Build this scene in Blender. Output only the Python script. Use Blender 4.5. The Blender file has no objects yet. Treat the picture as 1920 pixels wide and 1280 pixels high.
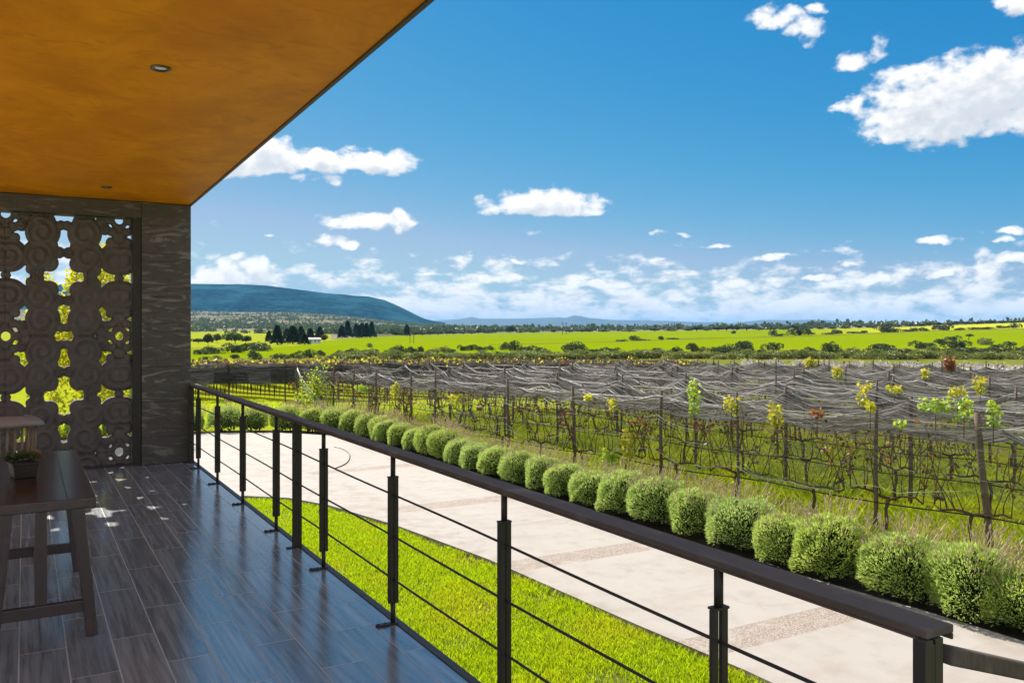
import bpy, bmesh, math, random
import numpy as np
from mathutils import Vector, Matrix
R = math.radians
RNG = np.random.default_rng(7)
random.seed(7)
SC = bpy.context.scene
COL = SC.collection

# ------------------------------------------------------------------ frame of the place
TH = R(29.9)                    # view axis turned right of the terrace direction (+Y)
CT, ST = math.cos(TH), math.sin(TH)
F, CX, HY = 1590.0, 960.0, 617.0
EYE = 1.65                      # eye above the terrace floor (z = 0)
GZ = -1.30                      # garden level

def ss(x, a=0.0, b=1.0):
    t = np.clip((np.asarray(x, float) - a) / (b - a), 0, 1)
    return t * t * (3 - 2 * t)

# value noise ------------------------------------------------------
_T = np.random.default_rng(3).random((256, 256))
def vnoise(x, y):
    x = np.asarray(x, float); y = np.asarray(y, float)
    xi = np.floor(x).astype(int); yi = np.floor(y).astype(int)
    fx = x - xi; fy = y - yi
    fx = fx * fx * (3 - 2 * fx); fy = fy * fy * (3 - 2 * fy)
    a = _T[xi & 255, yi & 255]; b = _T[(xi + 1) & 255, yi & 255]
    c = _T[xi & 255, (yi + 1) & 255]; d = _T[(xi + 1) & 255, (yi + 1) & 255]
    return (a * (1 - fx) + b * fx) * (1 - fy) + (c * (1 - fx) + d * fx) * fy
def fbm(x, y, o=4):
    s = 0; a = .5; n = 0
    for i in range(o):
        s = s + a * vnoise(x * 2 ** i + 17.3 * i, y * 2 ** i + 5.1 * i); n += a; a *= .5
    return s / n

# terrain ------------------------------------------------------------
def terrain(x, y):
    x = np.asarray(x, float); y = np.asarray(y, float)
    r = np.hypot(x, y)
    cx = x * CT - y * ST; cz = x * ST + y * CT
    t = np.where(cz > .05 * r, cx / np.maximum(cz, .05 * r + 1e-6), np.sign(cx) * 3)
    z = -1.7 * ss(r, 27, 75)
    rise = np.clip((t + .06) / .66, 0, 1.35) ** 1.15 * 10.8
    z = z + rise * ss(r, 110, 950)
    z = z + .0026 * np.clip(r - 1000, 0, 14000)
    z = z - rise * .8 * ss(r, 1000, 2600)
    foot = ss(-t, .02, .27)
    z = z + 62 * foot * np.clip((r - 950) / 2100, 0, 1) ** 1.35
    z = z + foot * ss(r, 1000, 1700) * 7 * (fbm(x / 260, y / 260, 3) - .5)
    z = z + ss(r, 75, 200) * .5 * (fbm(x / 60, y / 60, 3) - .5)
    return GZ + z

def ray(px):
    t = (px - CX) / F
    return np.array([t * CT + ST, -t * ST + CT])          # per unit of depth
def ground_at(px, py):
    d2 = ray(px); sl = (py - HY) / F
    c = 3.0
    while c < 9000:
        n = c * 1.01
        g = float(terrain(d2[0] * n, d2[1] * n)) - EYE
        if -sl * n <= g:
            lo, hi = c, n
            for _ in range(18):
                m = (lo + hi) / 2
                if -sl * m <= float(terrain(d2[0] * m, d2[1] * m)) - EYE: hi = m
                else: lo = m
            c = hi; break
        c = n
    c = min(c, 1400.0) if py < 640 else c
    x, y = d2 * c
    return x, y, float(terrain(x, y)), c

# ------------------------------------------------------------------ helpers: objects
def tag(o, label=None, cat=None, group=None, kind=None):
    if label: o['label'] = label
    if cat: o['category'] = cat
    if group: o['group'] = group
    if kind: o['kind'] = kind
    return o
def link(name, me, mats, parent=None, loc=None):
    o = bpy.data.objects.new(name, me); COL.objects.link(o)
    if mats is not None:
        for m in (mats if isinstance(mats, (list, tuple)) else [mats]):
            me.materials.append(m)
    if parent is not None: o.parent = parent
    if loc is not None: o.location = loc
    return o
def empty(name, loc=(0, 0, 0), rz=0.0):
    o = bpy.data.objects.new(name, None); COL.objects.link(o)
    o.empty_display_size = .2
    o.location = loc; o.rotation_euler = (0, 0, rz)
    return o
def copy_tree(o, parent=None):
    c = o.copy(); COL.objects.link(c)
    if parent is not None: c.parent = parent
    for ch in list(o.children): copy_tree(ch, c)
    return c
def npmesh(name, V, Q, smooth=False, attrs=None):
    """V (n,3), Q (m,k) constant polygon size."""
    V = np.ascontiguousarray(V, np.float32); Q = np.ascontiguousarray(Q, np.int32)
    me = bpy.data.meshes.new(name); k = Q.shape[1]; m = len(Q)
    me.vertices.add(len(V)); me.loops.add(m * k); me.polygons.add(m)
    me.vertices.foreach_set('co', V.ravel())
    me.loops.foreach_set('vertex_index', Q.ravel())
    me.polygons.foreach_set('loop_start', np.arange(0, m * k, k, dtype=np.int32))
    if smooth: me.polygons.foreach_set('use_smooth', np.ones(m, bool))
    for an, arr in (attrs or {}).items():
        arr = np.asarray(arr, np.float32)
        if arr.ndim == 1:
            at = me.attributes.new(an, 'FLOAT', 'POINT'); at.data.foreach_set('value', arr)
        else:
            at = me.attributes.new(an, 'FLOAT_VECTOR', 'POINT'); at.data.foreach_set('vector', arr.ravel())
    me.update(calc_edges=True)
    return me
def grid_quads(nu, nv, off=0):
    i, j = np.meshgrid(np.arange(nu - 1), np.arange(nv - 1), indexing='ij')
    a = (i * nv + j).ravel() + off
    return np.stack([a, a + nv, a + nv + 1, a + 1], 1)

class MB:
    def __init__(s): s.v = []; s.f = []; s.sm = []
    def add(s, vs, fs, smooth=False):
        o = len(s.v); s.v += [tuple(p) for p in vs]
        s.f += [tuple(i + o for i in f) for f in fs]; s.sm += [smooth] * len(fs)
        return s
    def box(s, c, d, M=None, taper=1.0):
        x, y, z = d[0] / 2, d[1] / 2, d[2] / 2
        P = [(-x * taper, -y * taper, -z), (x * taper, -y * taper, -z), (x * taper, y * taper, -z), (-x * taper, y * taper, -z),
             (-x, -y, z), (x, -y, z), (x, y, z), (-x, y, z)]
        if M is not None: P = [tuple(M @ Vector(p)) for p in P]
        P = [(p[0] + c[0], p[1] + c[1], p[2] + c[2]) for p in P]
        return s.add(P, [(0, 3, 2, 1), (4, 5, 6, 7), (0, 1, 5, 4), (1, 2, 6, 5), (2, 3, 7, 6), (3, 0, 4, 7)])
    def bar(s, a, b, w, h, up=(0, 0, 1)):
        a = Vector(a); b = Vector(b); d = (b - a); L = d.length; d.normalize()
        u = Vector(up)
        if abs(d.dot(u)) > .98: u = Vector((0, 1, 0))
        x = d.cross(u).normalized(); y = x.cross(d).normalized()
        P = []
        for p in (a, b):
            for sx, sy in ((-1, -1), (1, -1), (1, 1), (-1, 1)):
                P.append(p + x * (sx * w / 2) + y * (sy * h / 2))
        return s.add(P, [(0, 1, 2, 3), (7, 6, 5, 4), (0, 4, 5, 1), (1, 5, 6, 2), (2, 6, 7, 3), (3, 7, 4, 0)])
    def tube(s, pts, rad, n=6, smooth=True):
        pts = [Vector(p) for p in pts]
        if not hasattr(rad, '__len__'): rad = [rad] * len(pts)
        V = []; Fq = []
        ref = None
        for i, p in enumerate(pts):
            d = (pts[min(i + 1, len(pts) - 1)] - pts[max(i - 1, 0)])
            if d.length < 1e-9: d = Vector((0, 0, 1))
            d.normalize()
            if ref is None:
                ref = d.orthogonal().normalized()
            x = (ref - d * ref.dot(d))
            x = x.normalized() if x.length > 1e-6 else d.orthogonal().normalized()
            ref = x; y = d.cross(x)
            for k in range(n):
                a = 2 * math.pi * k / n
                V.append(p + (x * math.cos(a) + y * math.sin(a)) * rad[i])
        for i in range(len(pts) - 1):
            for k in range(n):
                k2 = (k + 1) % n
                Fq.append((i * n + k, i * n + k2, (i + 1) * n + k2, (i + 1) * n + k))
        Fq.append(tuple(range(n))[::-1]); Fq.append(tuple((len(pts) - 1) * n + k for k in range(n)))
        return s.add(V, Fq, smooth)
    def prism(s, poly, z0, z1):
        n = len(poly)
        V = [(p[0], p[1], z0) for p in poly] + [(p[0], p[1], z1) for p in poly]
        Fs = [tuple(range(n))[::-1], tuple(range(n, 2 * n))]
        Fs += [(i, (i + 1) % n, n + (i + 1) % n, n + i) for i in range(n)]
        return s.add(V, Fs)
    def mesh(s, name):
        me = bpy.data.meshes.new(name); me.from_pydata(s.v, [], s.f); me.update()
        me.polygons.foreach_set('use_smooth', np.array(s.sm, bool))
        bm = bmesh.new(); bm.from_mesh(me); bmesh.ops.recalc_face_normals(bm, faces=bm.faces); bm.to_mesh(me); bm.free()
        return me
    def build(s, name, m, parent=None, bevel=0, loc=None, seg=2):
        o = link(name, s.mesh(name), m, parent, loc)
        if bevel:
            b = o.modifiers.new('Bevel', 'BEVEL'); b.width = bevel; b.segments = seg; b.limit_method = 'ANGLE'
        return o

# ------------------------------------------------------------------ helpers: nodes
class X:
    """a socket with arithmetic"""
    nt = None
    def __init__(s, k): s.k = k
    @staticmethod
    def m(op, *a):
        n = X.nt.nodes.new('ShaderNodeMath'); n.operation = op
        for i, v in enumerate(a):
            if isinstance(v, X): X.nt.links.new(v.k, n.inputs[i])
            else: n.inputs[i].default_value = v
        return X(n.outputs[0])
    def __add__(s, o): return X.m('ADD', s, o)
    __radd__ = __add__
    def __sub__(s, o): return X.m('SUBTRACT', s, o)
    def __rsub__(s, o): return X.m('SUBTRACT', o, s)
    def __mul__(s, o): return X.m('MULTIPLY', s, o)
    __rmul__ = __mul__
    def __truediv__(s, o): return X.m('DIVIDE', s, o)
    def pw(s, p): return X.m('POWER', s, p)
    def sst(s, a, b):
        n = X.nt.nodes.new('ShaderNodeMapRange'); n.interpolation_type = 'SMOOTHSTEP'
        X.nt.links.new(s.k, n.inputs[0]); n.inputs[1].default_value = a; n.inputs[2].default_value = b
        return X(n.outputs[0])
    def lin(s, a, b, c=0., d=1.):
        n = X.nt.nodes.new('ShaderNodeMapRange')
        X.nt.links.new(s.k, n.inputs[0])
        for i, v in enumerate((a, b, c, d)): n.inputs[i + 1].default_value = v
        return X(n.outputs[0])
def mx(a, b): return X.m('MAXIMUM', a, b)
def mn(a, b): return X.m('MINIMUM', a, b)
def vec(x, y, z=0.):
    n = X.nt.nodes.new('ShaderNodeCombineXYZ')
    for i, v in enumerate((x, y, z)):
        if isinstance(v, X): X.nt.links.new(v.k, n.inputs[i])
        else: n.inputs[i].default_value = v
    return X(n.outputs[0])
def coords(kind='Object'):
    n = X.nt.nodes.new('ShaderNodeTexCoord'); return X(n.outputs[kind])
def sep(v):
    n = X.nt.nodes.new('ShaderNodeSeparateXYZ'); X.nt.links.new(v.k, n.inputs[0]); return [X(o) for o in n.outputs]
def scale(v, s):
    n = X.nt.nodes.new('ShaderNodeVectorMath'); n.operation = 'MULTIPLY'
    X.nt.links.new(v.k, n.inputs[0]); n.inputs[1].default_value = s if hasattr(s, '__len__') else (s, s, s)
    return X(n.outputs[0])
def noise(v, sc=1., det=4., rough=.55, dist=0., color=False):
    n = X.nt.nodes.new('ShaderNodeTexNoise'); X.nt.links.new(v.k, n.inputs['Vector'])
    n.inputs['Scale'].default_value = sc; n.inputs['Detail'].default_value = det
    n.inputs['Roughness'].default_value = rough; n.inputs['Distortion'].default_value = dist
    return X(n.outputs['Color' if color else 'Fac'])
def voronoi(v, sc=1., feat='F1', out='Distance'):
    n = X.nt.nodes.new('ShaderNodeTexVoronoi'); n.feature = feat
    X.nt.links.new(v.k, n.inputs['Vector']); n.inputs['Scale'].default_value = sc
    return X(n.outputs[out])
def attr(name, out='Fac'):
    n = X.nt.nodes.new('ShaderNodeAttribute'); n.attribute_name = name; return X(n.outputs[out])
def objrand():
    n = X.nt.nodes.new('ShaderNodeObjectInfo'); return X(n.outputs['Random'])
def mixc(f, a, b, mode='MIX'):
    n = X.nt.nodes.new('ShaderNodeMix'); n.data_type = 'RGBA'; n.blend_type = mode
    for i, v in ((0, f), (6, a), (7, b)):
        if isinstance(v, X): X.nt.links.new(v.k, n.inputs[i])
        elif i == 0: n.inputs[0].default_value = v
        else: n.inputs[i].default_value = (*v, 1)
    return X(n.outputs[2])
def ramp(f, stops):
    n = X.nt.nodes.new('ShaderNodeValToRGB'); X.nt.links.new(f.k, n.inputs[0])
    e = n.color_ramp.elements
    while len(e) < len(stops): e.new(.5)
    for i, (p, c) in enumerate(stops): e[i].position = p; e[i].color = (*c, 1)
    return X(n.outputs[0])
def bump(h, strength=.3, dist=.02):
    n = X.nt.nodes.new('ShaderNodeBump'); X.nt.links.new(h.k, n.inputs['Height'])
    n.inputs['Strength'].default_value = strength; n.inputs['Distance'].default_value = dist
    return X(n.outputs[0])
def setin(node, name, v):
    if v is None: return
    if isinstance(v, X): X.nt.links.new(v.k, node.inputs[name])
    elif hasattr(v, '__len__'): node.inputs[name].default_value = (*v, 1) if len(v) == 3 else v
    else: node.inputs[name].default_value = v
def material(name, fn):
    m = bpy.data.materials.new(name); m.use_nodes = True
    nt = m.node_tree; nt.nodes.clear(); X.nt = nt
    out = nt.nodes.new('ShaderNodeOutputMaterial')
    sh = fn()
    nt.links.new(sh.k, out.inputs['Surface'])
    return m
def pbr(col, rough=.7, metal=0., normal=None, spec=.5, ior=1.5):
    n = X.nt.nodes.new('ShaderNodeBsdfPrincipled'); n.inputs['IOR'].default_value = ior
    setin(n, 'Base Color', col); setin(n, 'Roughness', rough); setin(n, 'Metallic', metal)
    setin(n, 'Normal', normal); setin(n, 'Specular IOR Level', spec)
    return X(n.outputs[0])
def leafsh(col, trans=.5, tcol=None, rough=.5):
    d = X.nt.nodes.new('ShaderNodeBsdfDiffuse'); setin(d, 'Color', col)
    t = X.nt.nodes.new('ShaderNodeBsdfTranslucent'); setin(t, 'Color', tcol if tcol is not None else col)
    g = X.nt.nodes.new('ShaderNodeBsdfGlossy'); setin(g, 'Color', (1., 1., 1.)); g.inputs['Roughness'].default_value = rough
    a = X.nt.nodes.new('ShaderNodeMixShader'); a.inputs[0].default_value = trans
    X.nt.links.new(d.outputs[0], a.inputs[1]); X.nt.links.new(t.outputs[0], a.inputs[2])
    b = X.nt.nodes.new('ShaderNodeMixShader'); b.inputs[0].default_value = .035
    X.nt.links.new(a.outputs[0], b.inputs[1]); X.nt.links.new(g.outputs[0], b.inputs[2])
    return X(b.outputs[0])
def mixs(f, a, b):
    n = X.nt.nodes.new('ShaderNodeMixShader')
    if isinstance(f, X): X.nt.links.new(f.k, n.inputs[0])
    else: n.inputs[0].default_value = f
    X.nt.links.new(a.k, n.inputs[1]); X.nt.links.new(b.k, n.inputs[2])
    return X(n.outputs[0])
def transp():
    return X(X.nt.nodes.new('ShaderNodeBsdfTransparent').outputs[0])

M = {}
#MATERIALS_BEGIN
def _tile():
    x, y, z = sep(coords())
    v = vec(y - 4.04 + 37.2, x - .189 + 4.26)
    n = X.nt.nodes.new('ShaderNodeTexBrick'); X.nt.links.new(v.k, n.inputs['Vector'])
    n.offset = .5; n.offset_frequency = 2; n.squash = 1
    for k, q in (('Scale', 1.), ('Mortar Size', .0035), ('Mortar Smooth', .2), ('Bias', 0.), ('Brick Width', .93), ('Row Height', .213)):
        n.inputs[k].default_value = q
    n.inputs['Color1'].default_value = (0, 0, 0, 1); n.inputs['Color2'].default_value = (1, 1, 1, 1)
    per = sep(X(n.outputs['Color']))[0]; mort = X(n.outputs['Fac'])
    g = noise(vec(y * 1.5 + per * 13., x * 34 + per * 7., per * 9.), 1., 4, .55, .25)
    g2 = noise(vec(y * 1.1, x * 5 + per * 5.), 1.2, 3, .5, .8)
    col = mixc(g.sst(.28, .72), (.095, .105, .122), (.27, .28, .305))
    col = mixc(per * .4, col, (.12, .122, .132))
    col = mixc(g2.sst(.5, .75) * .35, col, (.23, .225, .23))
    col = mixc(mort, col, (.24, .22, .20))
    ro = mixc(mort, vec(g * .10 + .15, 0, 0), (.8, .8, .8))
    h = (1 - mort) * 1.0 + g * .12
    return pbr(col, sep(ro)[0], normal=bump(h, .22, .003), spec=.5, ior=2.9)
M['tile'] = material('deck_tile', _tile)
def _ceil():
    c = coords()
    a = noise(scale(c, (1.1, .7, 1)), 1.6, 6, .62, .6); b = noise(scale(c, (3.2, 5.2, 1)), 1.3, 5, .6, 1.4)
    col = mixc(a.sst(.25, .8), (.56, .185, .0), (.80, .315, .001))
    col = mixc(b.sst(.50, .74) * .5, col, (.40, .135, .001))
    return pbr(col, .55, normal=bump(a * .7 + b * .3, .25, .02), spec=.12)
M['ceiling'] = material('ochre_plaster', _ceil)
def _stone():
    c = coords(); x, y, z = sep(c)
    a = noise(scale(c, (2.6, 2.6, 6.)), 1.5, 7, .66, 1.6); b = noise(scale(c, (1.6, 1.6, 7.)), 1.1, 6, .62, 2.4)
    f = noise(c, 70., 3, .6)
    k = X.m('FRACT', z / .43); j = mn(k, 1 - k)
    blk = noise(vec(X.m('FLOOR', z / .43) * 3.7, 0.5, .5), 1., 0)
    col = mixc(a, (.035, .032, .031), (.135, .122, .116))
    col = mixc(b.sst(.52, .64) * .8, col, (.25, .23, .215))
    col = mixc(blk.sst(.3, .7) * .35, col, (.07, .06, .058))
    col = mixc(f.sst(.62, .75) * .4, col, (.15, .13, .12))
    return pbr(col, .75, normal=bump(a * .6 + b * .5 + f * .25 + j.sst(0, .012) * .6, .6, .02), spec=.35)
M['stone'] = material('dark_layered_stone', _stone)
def _carved():
    c = coords()
    a = noise(c, 9., 6, .65); f = noise(c, 60., 3, .6)
    col = mixc(a, (.062, .055, .052), (.17, .15, .143))
    return pbr(col, .85, normal=bump(a * .6 + f * .4, .5, .012), spec=.25)
M['carved'] = material('carved_stone', _carved)
def _steel():
    c = coords(); a = noise(scale(c, (30, 30, 6)), 1., 3)
    return pbr(mixc(a, (.012, .009, .008), (.030, .024, .021)), a * .2 + .42, metal=.0, spec=.4, normal=bump(a, .1, .003))
M['steel'] = material('brown_black_steel', _steel)
def _railwood():
    c = coords()
    g = noise(scale(c, (60, 3., 20)), 1., 5, .6, .6); w = noise(scale(c, (8, 4, 4)), 1., 4)
    col = mixc(g, (.038, .027, .022), (.13, .10, .086))
    col = mixc(w.sst(.5, .75) * .5, col, (.24, .20, .175))
    return pbr(col, g * .25 + .6, normal=bump(g, .35, .004), spec=.2)
M['railwood'] = material('weathered_dark_handrail', _railwood)
def _tablewood():
    c = coords(); x, y, z = sep(c)
    k = X.m('FRACT', x / .125 + .1); seam = mn(k, 1 - k).sst(0, .03)
    g = noise(scale(c, (30, 2.2, 30)), 1., 4, .55, .5); r2 = noise(scale(c, (7, .9, 7)), 1., 3, .5, .8)
    col = mixc(g, (.015, .005, .003), (.058, .020, .012))
    col = mixc(r2.sst(.5, .8) * .4, col, (.09, .036, .022))
    col = mixc(1 - seam, col, (.008, .004, .003))
    return pbr(col, g * .12 + .18, normal=bump(g * .25 + seam, .10, .003), spec=.5, ior=1.7)
M['tablewood'] = material('dark_varnished_wood', _tablewood)
def _bamboo():
    c = coords(); g = noise(scale(c, (40, 40, 4)), 1., 4)
    return pbr(mixc(g, (.13, .075, .04), (.29, .19, .11)), .5, normal=bump(g, .2, .004))
M['bamboo'] = material('bamboo_cane', _bamboo)
M['cushion'] = material('grey_leather', lambda: pbr(mixc(noise(coords(), 14., 4), (.20, .165, .15), (.30, .255, .235)), .5, normal=bump(noise(coords(), 160., 2), .15, .003)))
M['pot'] = material('dark_pot_clay', lambda: pbr(mixc(noise(coords(), 20., 4), (.015, .010, .008), (.04, .026, .02)), .55))
M['soil'] = material('potting_soil', lambda: pbr(mixc(noise(coords(), 60., 4), (.012, .008, .005), (.05, .034, .022)), .95))
def _succ():
    t = attr('tint')
    c = mixc(t, (.055, .085, .03), (.30, .24, .09)); c = mixc(t.sst(.75, 1) * .8, c, (.40, .17, .09))
    return leafsh(c, .25)
M['succulent'] = material('succulent_leaf', _succ)
def _concrete():
    c = coords(); x, y, z = sep(c)
    a = noise(c, .55, 6, .6, .5); b = noise(c, 3.2, 6, .65); f = noise(c, 55., 3, .7)
    st = noise(scale(c, (.5, 1.6, 1)), 1.1, 5, .6, 1.5)
    col = mixc(a, (.315, .283, .255), (.39, .36, .328))
    col = mixc(b.sst(.46, .72) * .5, col, (.27, .235, .205))
    col = mixc(st.sst(.5, .7) * .45, col, (.30, .25, .215))
    cr = voronoi(vec(x + (noise(c, 2.2, 4) - .5) * .9, y + (noise(c, 2.5, 4) - .5) * .9), .38, 'DISTANCE_TO_EDGE')
    col = mixc((1 - cr.sst(0, .006)) * noise(c, .7, 2).sst(.53, .62) * .38, col, (.17, .145, .125))
    tr = mx((1 - X.m('ABSOLUTE', x - 5.85 + (noise(c, .4, 3) - .5) * .5).sst(0, .28)), (1 - X.m('ABSOLUTE', x - 7.05 + (noise(c, .4, 3) - .5) * .5).sst(0, .28)))
    col = mixc(tr * noise(scale(c, (3, .6, 1)), 1., 5).sst(.4, .7) * .28, col, (.25, .215, .19))
    dirt = mx(1 - (x - 5.12).sst(0, .25), (x - 7.5).sst(0, .25)) * noise(c, 4., 5).sst(.4, .7)
    col = mixc(dirt * .4, col, (.20, .16, .12))
    for yj in (10.75, 14.6, 19.2):
        col = mixc((1 - X.m('ABSOLUTE', y - yj + (noise(c, 3., 2) - .5) * .03).sst(.004, .014)) * .6, col, (.20, .17, .15))
    # the cast pebble bands and control joints
    band = None
    for y0, y1 in ((5.55, 6.0), (8.65, 9.1), (12.35, 12.8), (16.4, 16.8)):
        b1 = (y - y0 + (f - .5) * .04).sst(-.012, .012) * (1 - (y - y1 + (f - .5) * .04).sst(-.012, .012))
        band = b1 if band is None else band + b1
    band = band * (1 - (x - 7.35).sst(0, .02)) * (x - 4.9).sst(0, .02)
    vo = voronoi(c, 70., 'F1', 'Distance'); vc = voronoi(c, 70., 'F1', 'Color')
    peb = mixc(sep(vc)[0], (.25, .195, .16), (.42, .355, .305)); peb = mixc(vo.sst(.45, .75), peb, (.21, .17, .14))
    col = mixc(band * noise(c, 5., 3).sst(.25, .5), col, peb)
    return pbr(col, .82, normal=bump(b * .3 + f * .35 + band * vo * -1.2, .35, .008), spec=.3)
M['concrete'] = material('worn_pale_concrete', _concrete)
def _lawnbase():
    c = coords(); a = noise(c, 1.6, 5); b = noise(c, 14., 4)
    return pbr(mixc(b, mixc(a, (.07, .11, .008), (.13, .17, .012)), (.09, .075, .02)), .95, spec=.1)
M['lawnbase'] = material('lawn_soil', _lawnbase)
def _grass(c1, c2, c3, tr):
    def f():
        t = attr('tint'); p = noise(coords(), .9, 4); q = noise(coords(), 3.3, 3)
        c = mixc(t, c1, c2); c = mixc(p.sst(.45, .75) * .6, c, c3); c = mixc(q.sst(.6, .8) * .45, c, c1)
        return leafsh(c, tr)
    return f
M['lawn'] = material('lawn_blade', _grass((.24, .36, .002), (.50, .62, .004), (.50, .47, .012), .6))
M['vinegrass'] = material('vineyard_grass_blade', _grass((.30, .40, .010), (.58, .66, .02), (.66, .60, .05), .6))
def _bed():
    c = coords(); a = noise(c, 7., 6); b = noise(c, 40., 4)
    return pbr(mixc(a * b * 2., (.018, .012, .008), (.085, .06, .04)), .95, normal=bump(a + b * .4, .8, .04), spec=.1)
M['bed'] = material('dark_bed_soil', _bed)
def _lav(c1, c2):
    def f():
        t = attr('tint'); r = objrand()
        c = mixc(t, c1, c2); c = mixc(r * .4, c, (.36, .52, .20))
        return leafsh(c, .5)
    return f
M['lavender'] = material('lavender_leaf', _lav((.22, .36, .03), (.60, .68, .16)))
M['lavcore'] = material('lavender_inner_twigs', lambda: pbr((.035, .05, .018), .9, spec=.1))
M['stalk'] = material('dry_flower_stalk', lambda: leafsh(mixc(attr('tint'), (.42, .36, .15), (.46, .33, .27)), .35))
def _post():
    c = coords(); g = noise(scale(c, (30, 30, 3)), 1., 5, .6, .8); r = objrand()
    col = mixc(g, (.07, .042, .028), (.24, .155, .105)); col = mixc(r * .5, col, (.13, .11, .095))
    return pbr(col, .9, normal=bump(g, .5, .01), spec=.2)
M['post'] = material('weathered_vine_post', _post)
M['bark'] = material('vine_bark', lambda: pbr(mixc(noise(scale(coords(), (30, 30, 8)), 1., 4), (.055, .032, .020), (.19, .12, .08)), .95, spec=.15))
M['dryleaf'] = material('dry_vine_leaf', lambda: leafsh(mixc(attr('tint'), (.07, .035, .02), (.30, .12, .04)), .4))
M['yellowleaf'] = material('yellow_vine_leaf', lambda: leafsh(mixc(attr('tint'), (.36, .42, .03), (.72, .58, .03)), .5))
M['limeleaf'] = material('lime_vine_leaf', lambda: leafsh(mixc(attr('tint'), (.22, .36, .02), (.58, .66, .05)), .5))
M['wire'] = material('galvanised_wire', lambda: pbr((.42, .40, .38), .45, metal=.6))
M['hose'] = material('black_hose', lambda: pbr((.012, .011, .012), .5))
def _net(alo, ahi, c1, c2):
    def f():
        su = attr('su', 'Vector'); x, y, z = sep(su)
        w = noise(su, 1.1, 3) * 1.6
        a = noise(vec(x * .9, y * 26 + w * 4.), 1., 5, .65, .6)
        b = noise(vec(x * 3.5 + y * 2., y * 9 + x * 1.2), 1., 4, .6, 1.)
        big = noise(su, .8, 3)
        al = (a * .6 + b * .25 + big * .35).lin(.42, .78, alo, ahi)
        col = mixc(a.sst(.42, .68), c1, c2)
        d = X.nt.nodes.new('ShaderNodeBsdfDiffuse'); setin(d, 'Color', col)
        t = X.nt.nodes.new('ShaderNodeBsdfTranslucent'); setin(t, 'Color', col)
        return mixs(al, transp(), mixs(.35, X(d.outputs[0]), X(t.outputs[0])))
    return f
M['net'] = material('bird_netting', _net(.22, .97, (.015, .014, .013), (.31, .29, .272)))
M['apron'] = material('hanging_netting', _net(.03, .48, (.08, .074, .066), (.46, .43, .40)))
M['farnet'] = material('far_netting', _net(.55, 1., (.05, .045, .045), (.19, .175, .17)))
M['palenet'] = material('pale_far_netting', _net(.35, .95, (.16, .145, .145), (.52, .48, .48)))
M['curtain'] = material('dark_netting_curtain', _net(.86, 1., (.028, .027, .030), (.085, .082, .085)))
M['fold'] = material('bunched_netting', lambda: pbr(mixc(noise(coords(), 6., 3), (.34, .32, .30), (.82, .79, .76)), .8, spec=.2))
def _fol(c1, c2, tr=.3):
    def f():
        t = attr('tint'); r = objrand()
        c = mixc(t, c1, c2); c = mixc(r * .35, c, (c1[0] * .8, c1[1] * .75, c1[2]))
        return leafsh(c, tr)
    return f
M['darkleaf'] = material('dark_shrub_leaf', _fol((.030, .050, .010), (.11, .15, .03)))
M['olive'] = material('olive_shrub_leaf', _fol((.12, .155, .025), (.34, .36, .08)))
M['conifer'] = material('conifer_needles', _fol((.014, .034, .014), (.05, .085, .03), .15))
M['autumn'] = material('yellow_tree_leaf', _fol((.42, .46, .01), (.80, .66, .01), .55))
M['redbrown'] = material('russet_shrub_leaf', _fol((.10, .055, .02), (.20, .12, .03), .3))
M['trunk'] = material('tree_bark', lambda: pbr(mixc(noise(scale(coords(), (8, 8, 2)), 1., 4), (.04, .028, .02), (.14, .10, .075)), .95, spec=.1))
def _ground():
    c = coords(); x, y, z = sep(c)
    fld = attr('field'); pale = attr('pale'); ln = attr('edge'); scr = attr('scrub')
    a = noise(c, .09, 5, .6); b = noise(c, .9, 5, .6); d = noise(c, 9., 4); big = noise(c, .0021, 5, .62)
    base = mixc(b, (.17, .23, .010), (.34, .36, .02)); base = mixc(a.sst(.5, .72) * .6, base, (.38, .33, .05))
    base = mixc(d.sst(.5, .75) * .5, base, (.10, .09, .03))
    base = mixc(attr('belt') * .85, base, mixc(b, (.07, .085, .018), (.17, .17, .035)))
    # the sown field, drilled in faint lines
    rw = X.m('SINE', (x * .9 + y * .35) * 1.2) * .5 + .5
    fc = mixc(noise(c, .012, 5, .6), (.135, .205, .0003), (.20, .245, .0003)); fc = mixc(rw * .06, fc, (.16, .22, .004))
    fc = mixc(pale, fc, mixc(noise(c, .02, 4), (.36, .39, .02), (.46, .44, .045)))
    col = mixc(fld, base, fc)
    # dry scrub slope with bushes dotted over it
    v1 = voronoi(scale(c, (1, 1, .3)), .055); v2 = voronoi(scale(c, (1, 1, .3)), .021)
    dens = noise(c, .004, 4, .6)
    dots = mx(1 - v1.sst(.25, .5), (1 - v2.sst(.2, .55)) * .9) * dens.sst(.3, .62)
    sc = mixc(big, (.17, .15, .095), (.30, .25, .17)); sc = mixc(dots, sc, (.035, .055, .02))
    sc = mixc(noise(c, .0055, 3).sst(.52, .64) * .8, sc, (.06, .085, .032))
    col = mixc(scr, col, sc)
    col = mixc(ln * noise(c, .05, 3).sst(.3, .6), col, (.11, .085, .03))
    return pbr(col, .95, spec=0., normal=bump(b * .5 + d * .5, .4, .05))
M['ground'] = material('open_ground', _ground)
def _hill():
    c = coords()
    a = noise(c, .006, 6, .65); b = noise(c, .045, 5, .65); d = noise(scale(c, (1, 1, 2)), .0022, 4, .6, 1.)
    col = mixc(b.sst(.38, .62), (.0003, .011, .022), (.005, .052, .07))  # blue of the distance haze is mixed into the forest colours
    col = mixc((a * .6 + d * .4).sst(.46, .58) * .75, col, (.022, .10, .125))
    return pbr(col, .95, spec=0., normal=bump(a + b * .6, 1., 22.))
M['hill'] = material('haze_blue_wooded_hillside', _hill)
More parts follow.
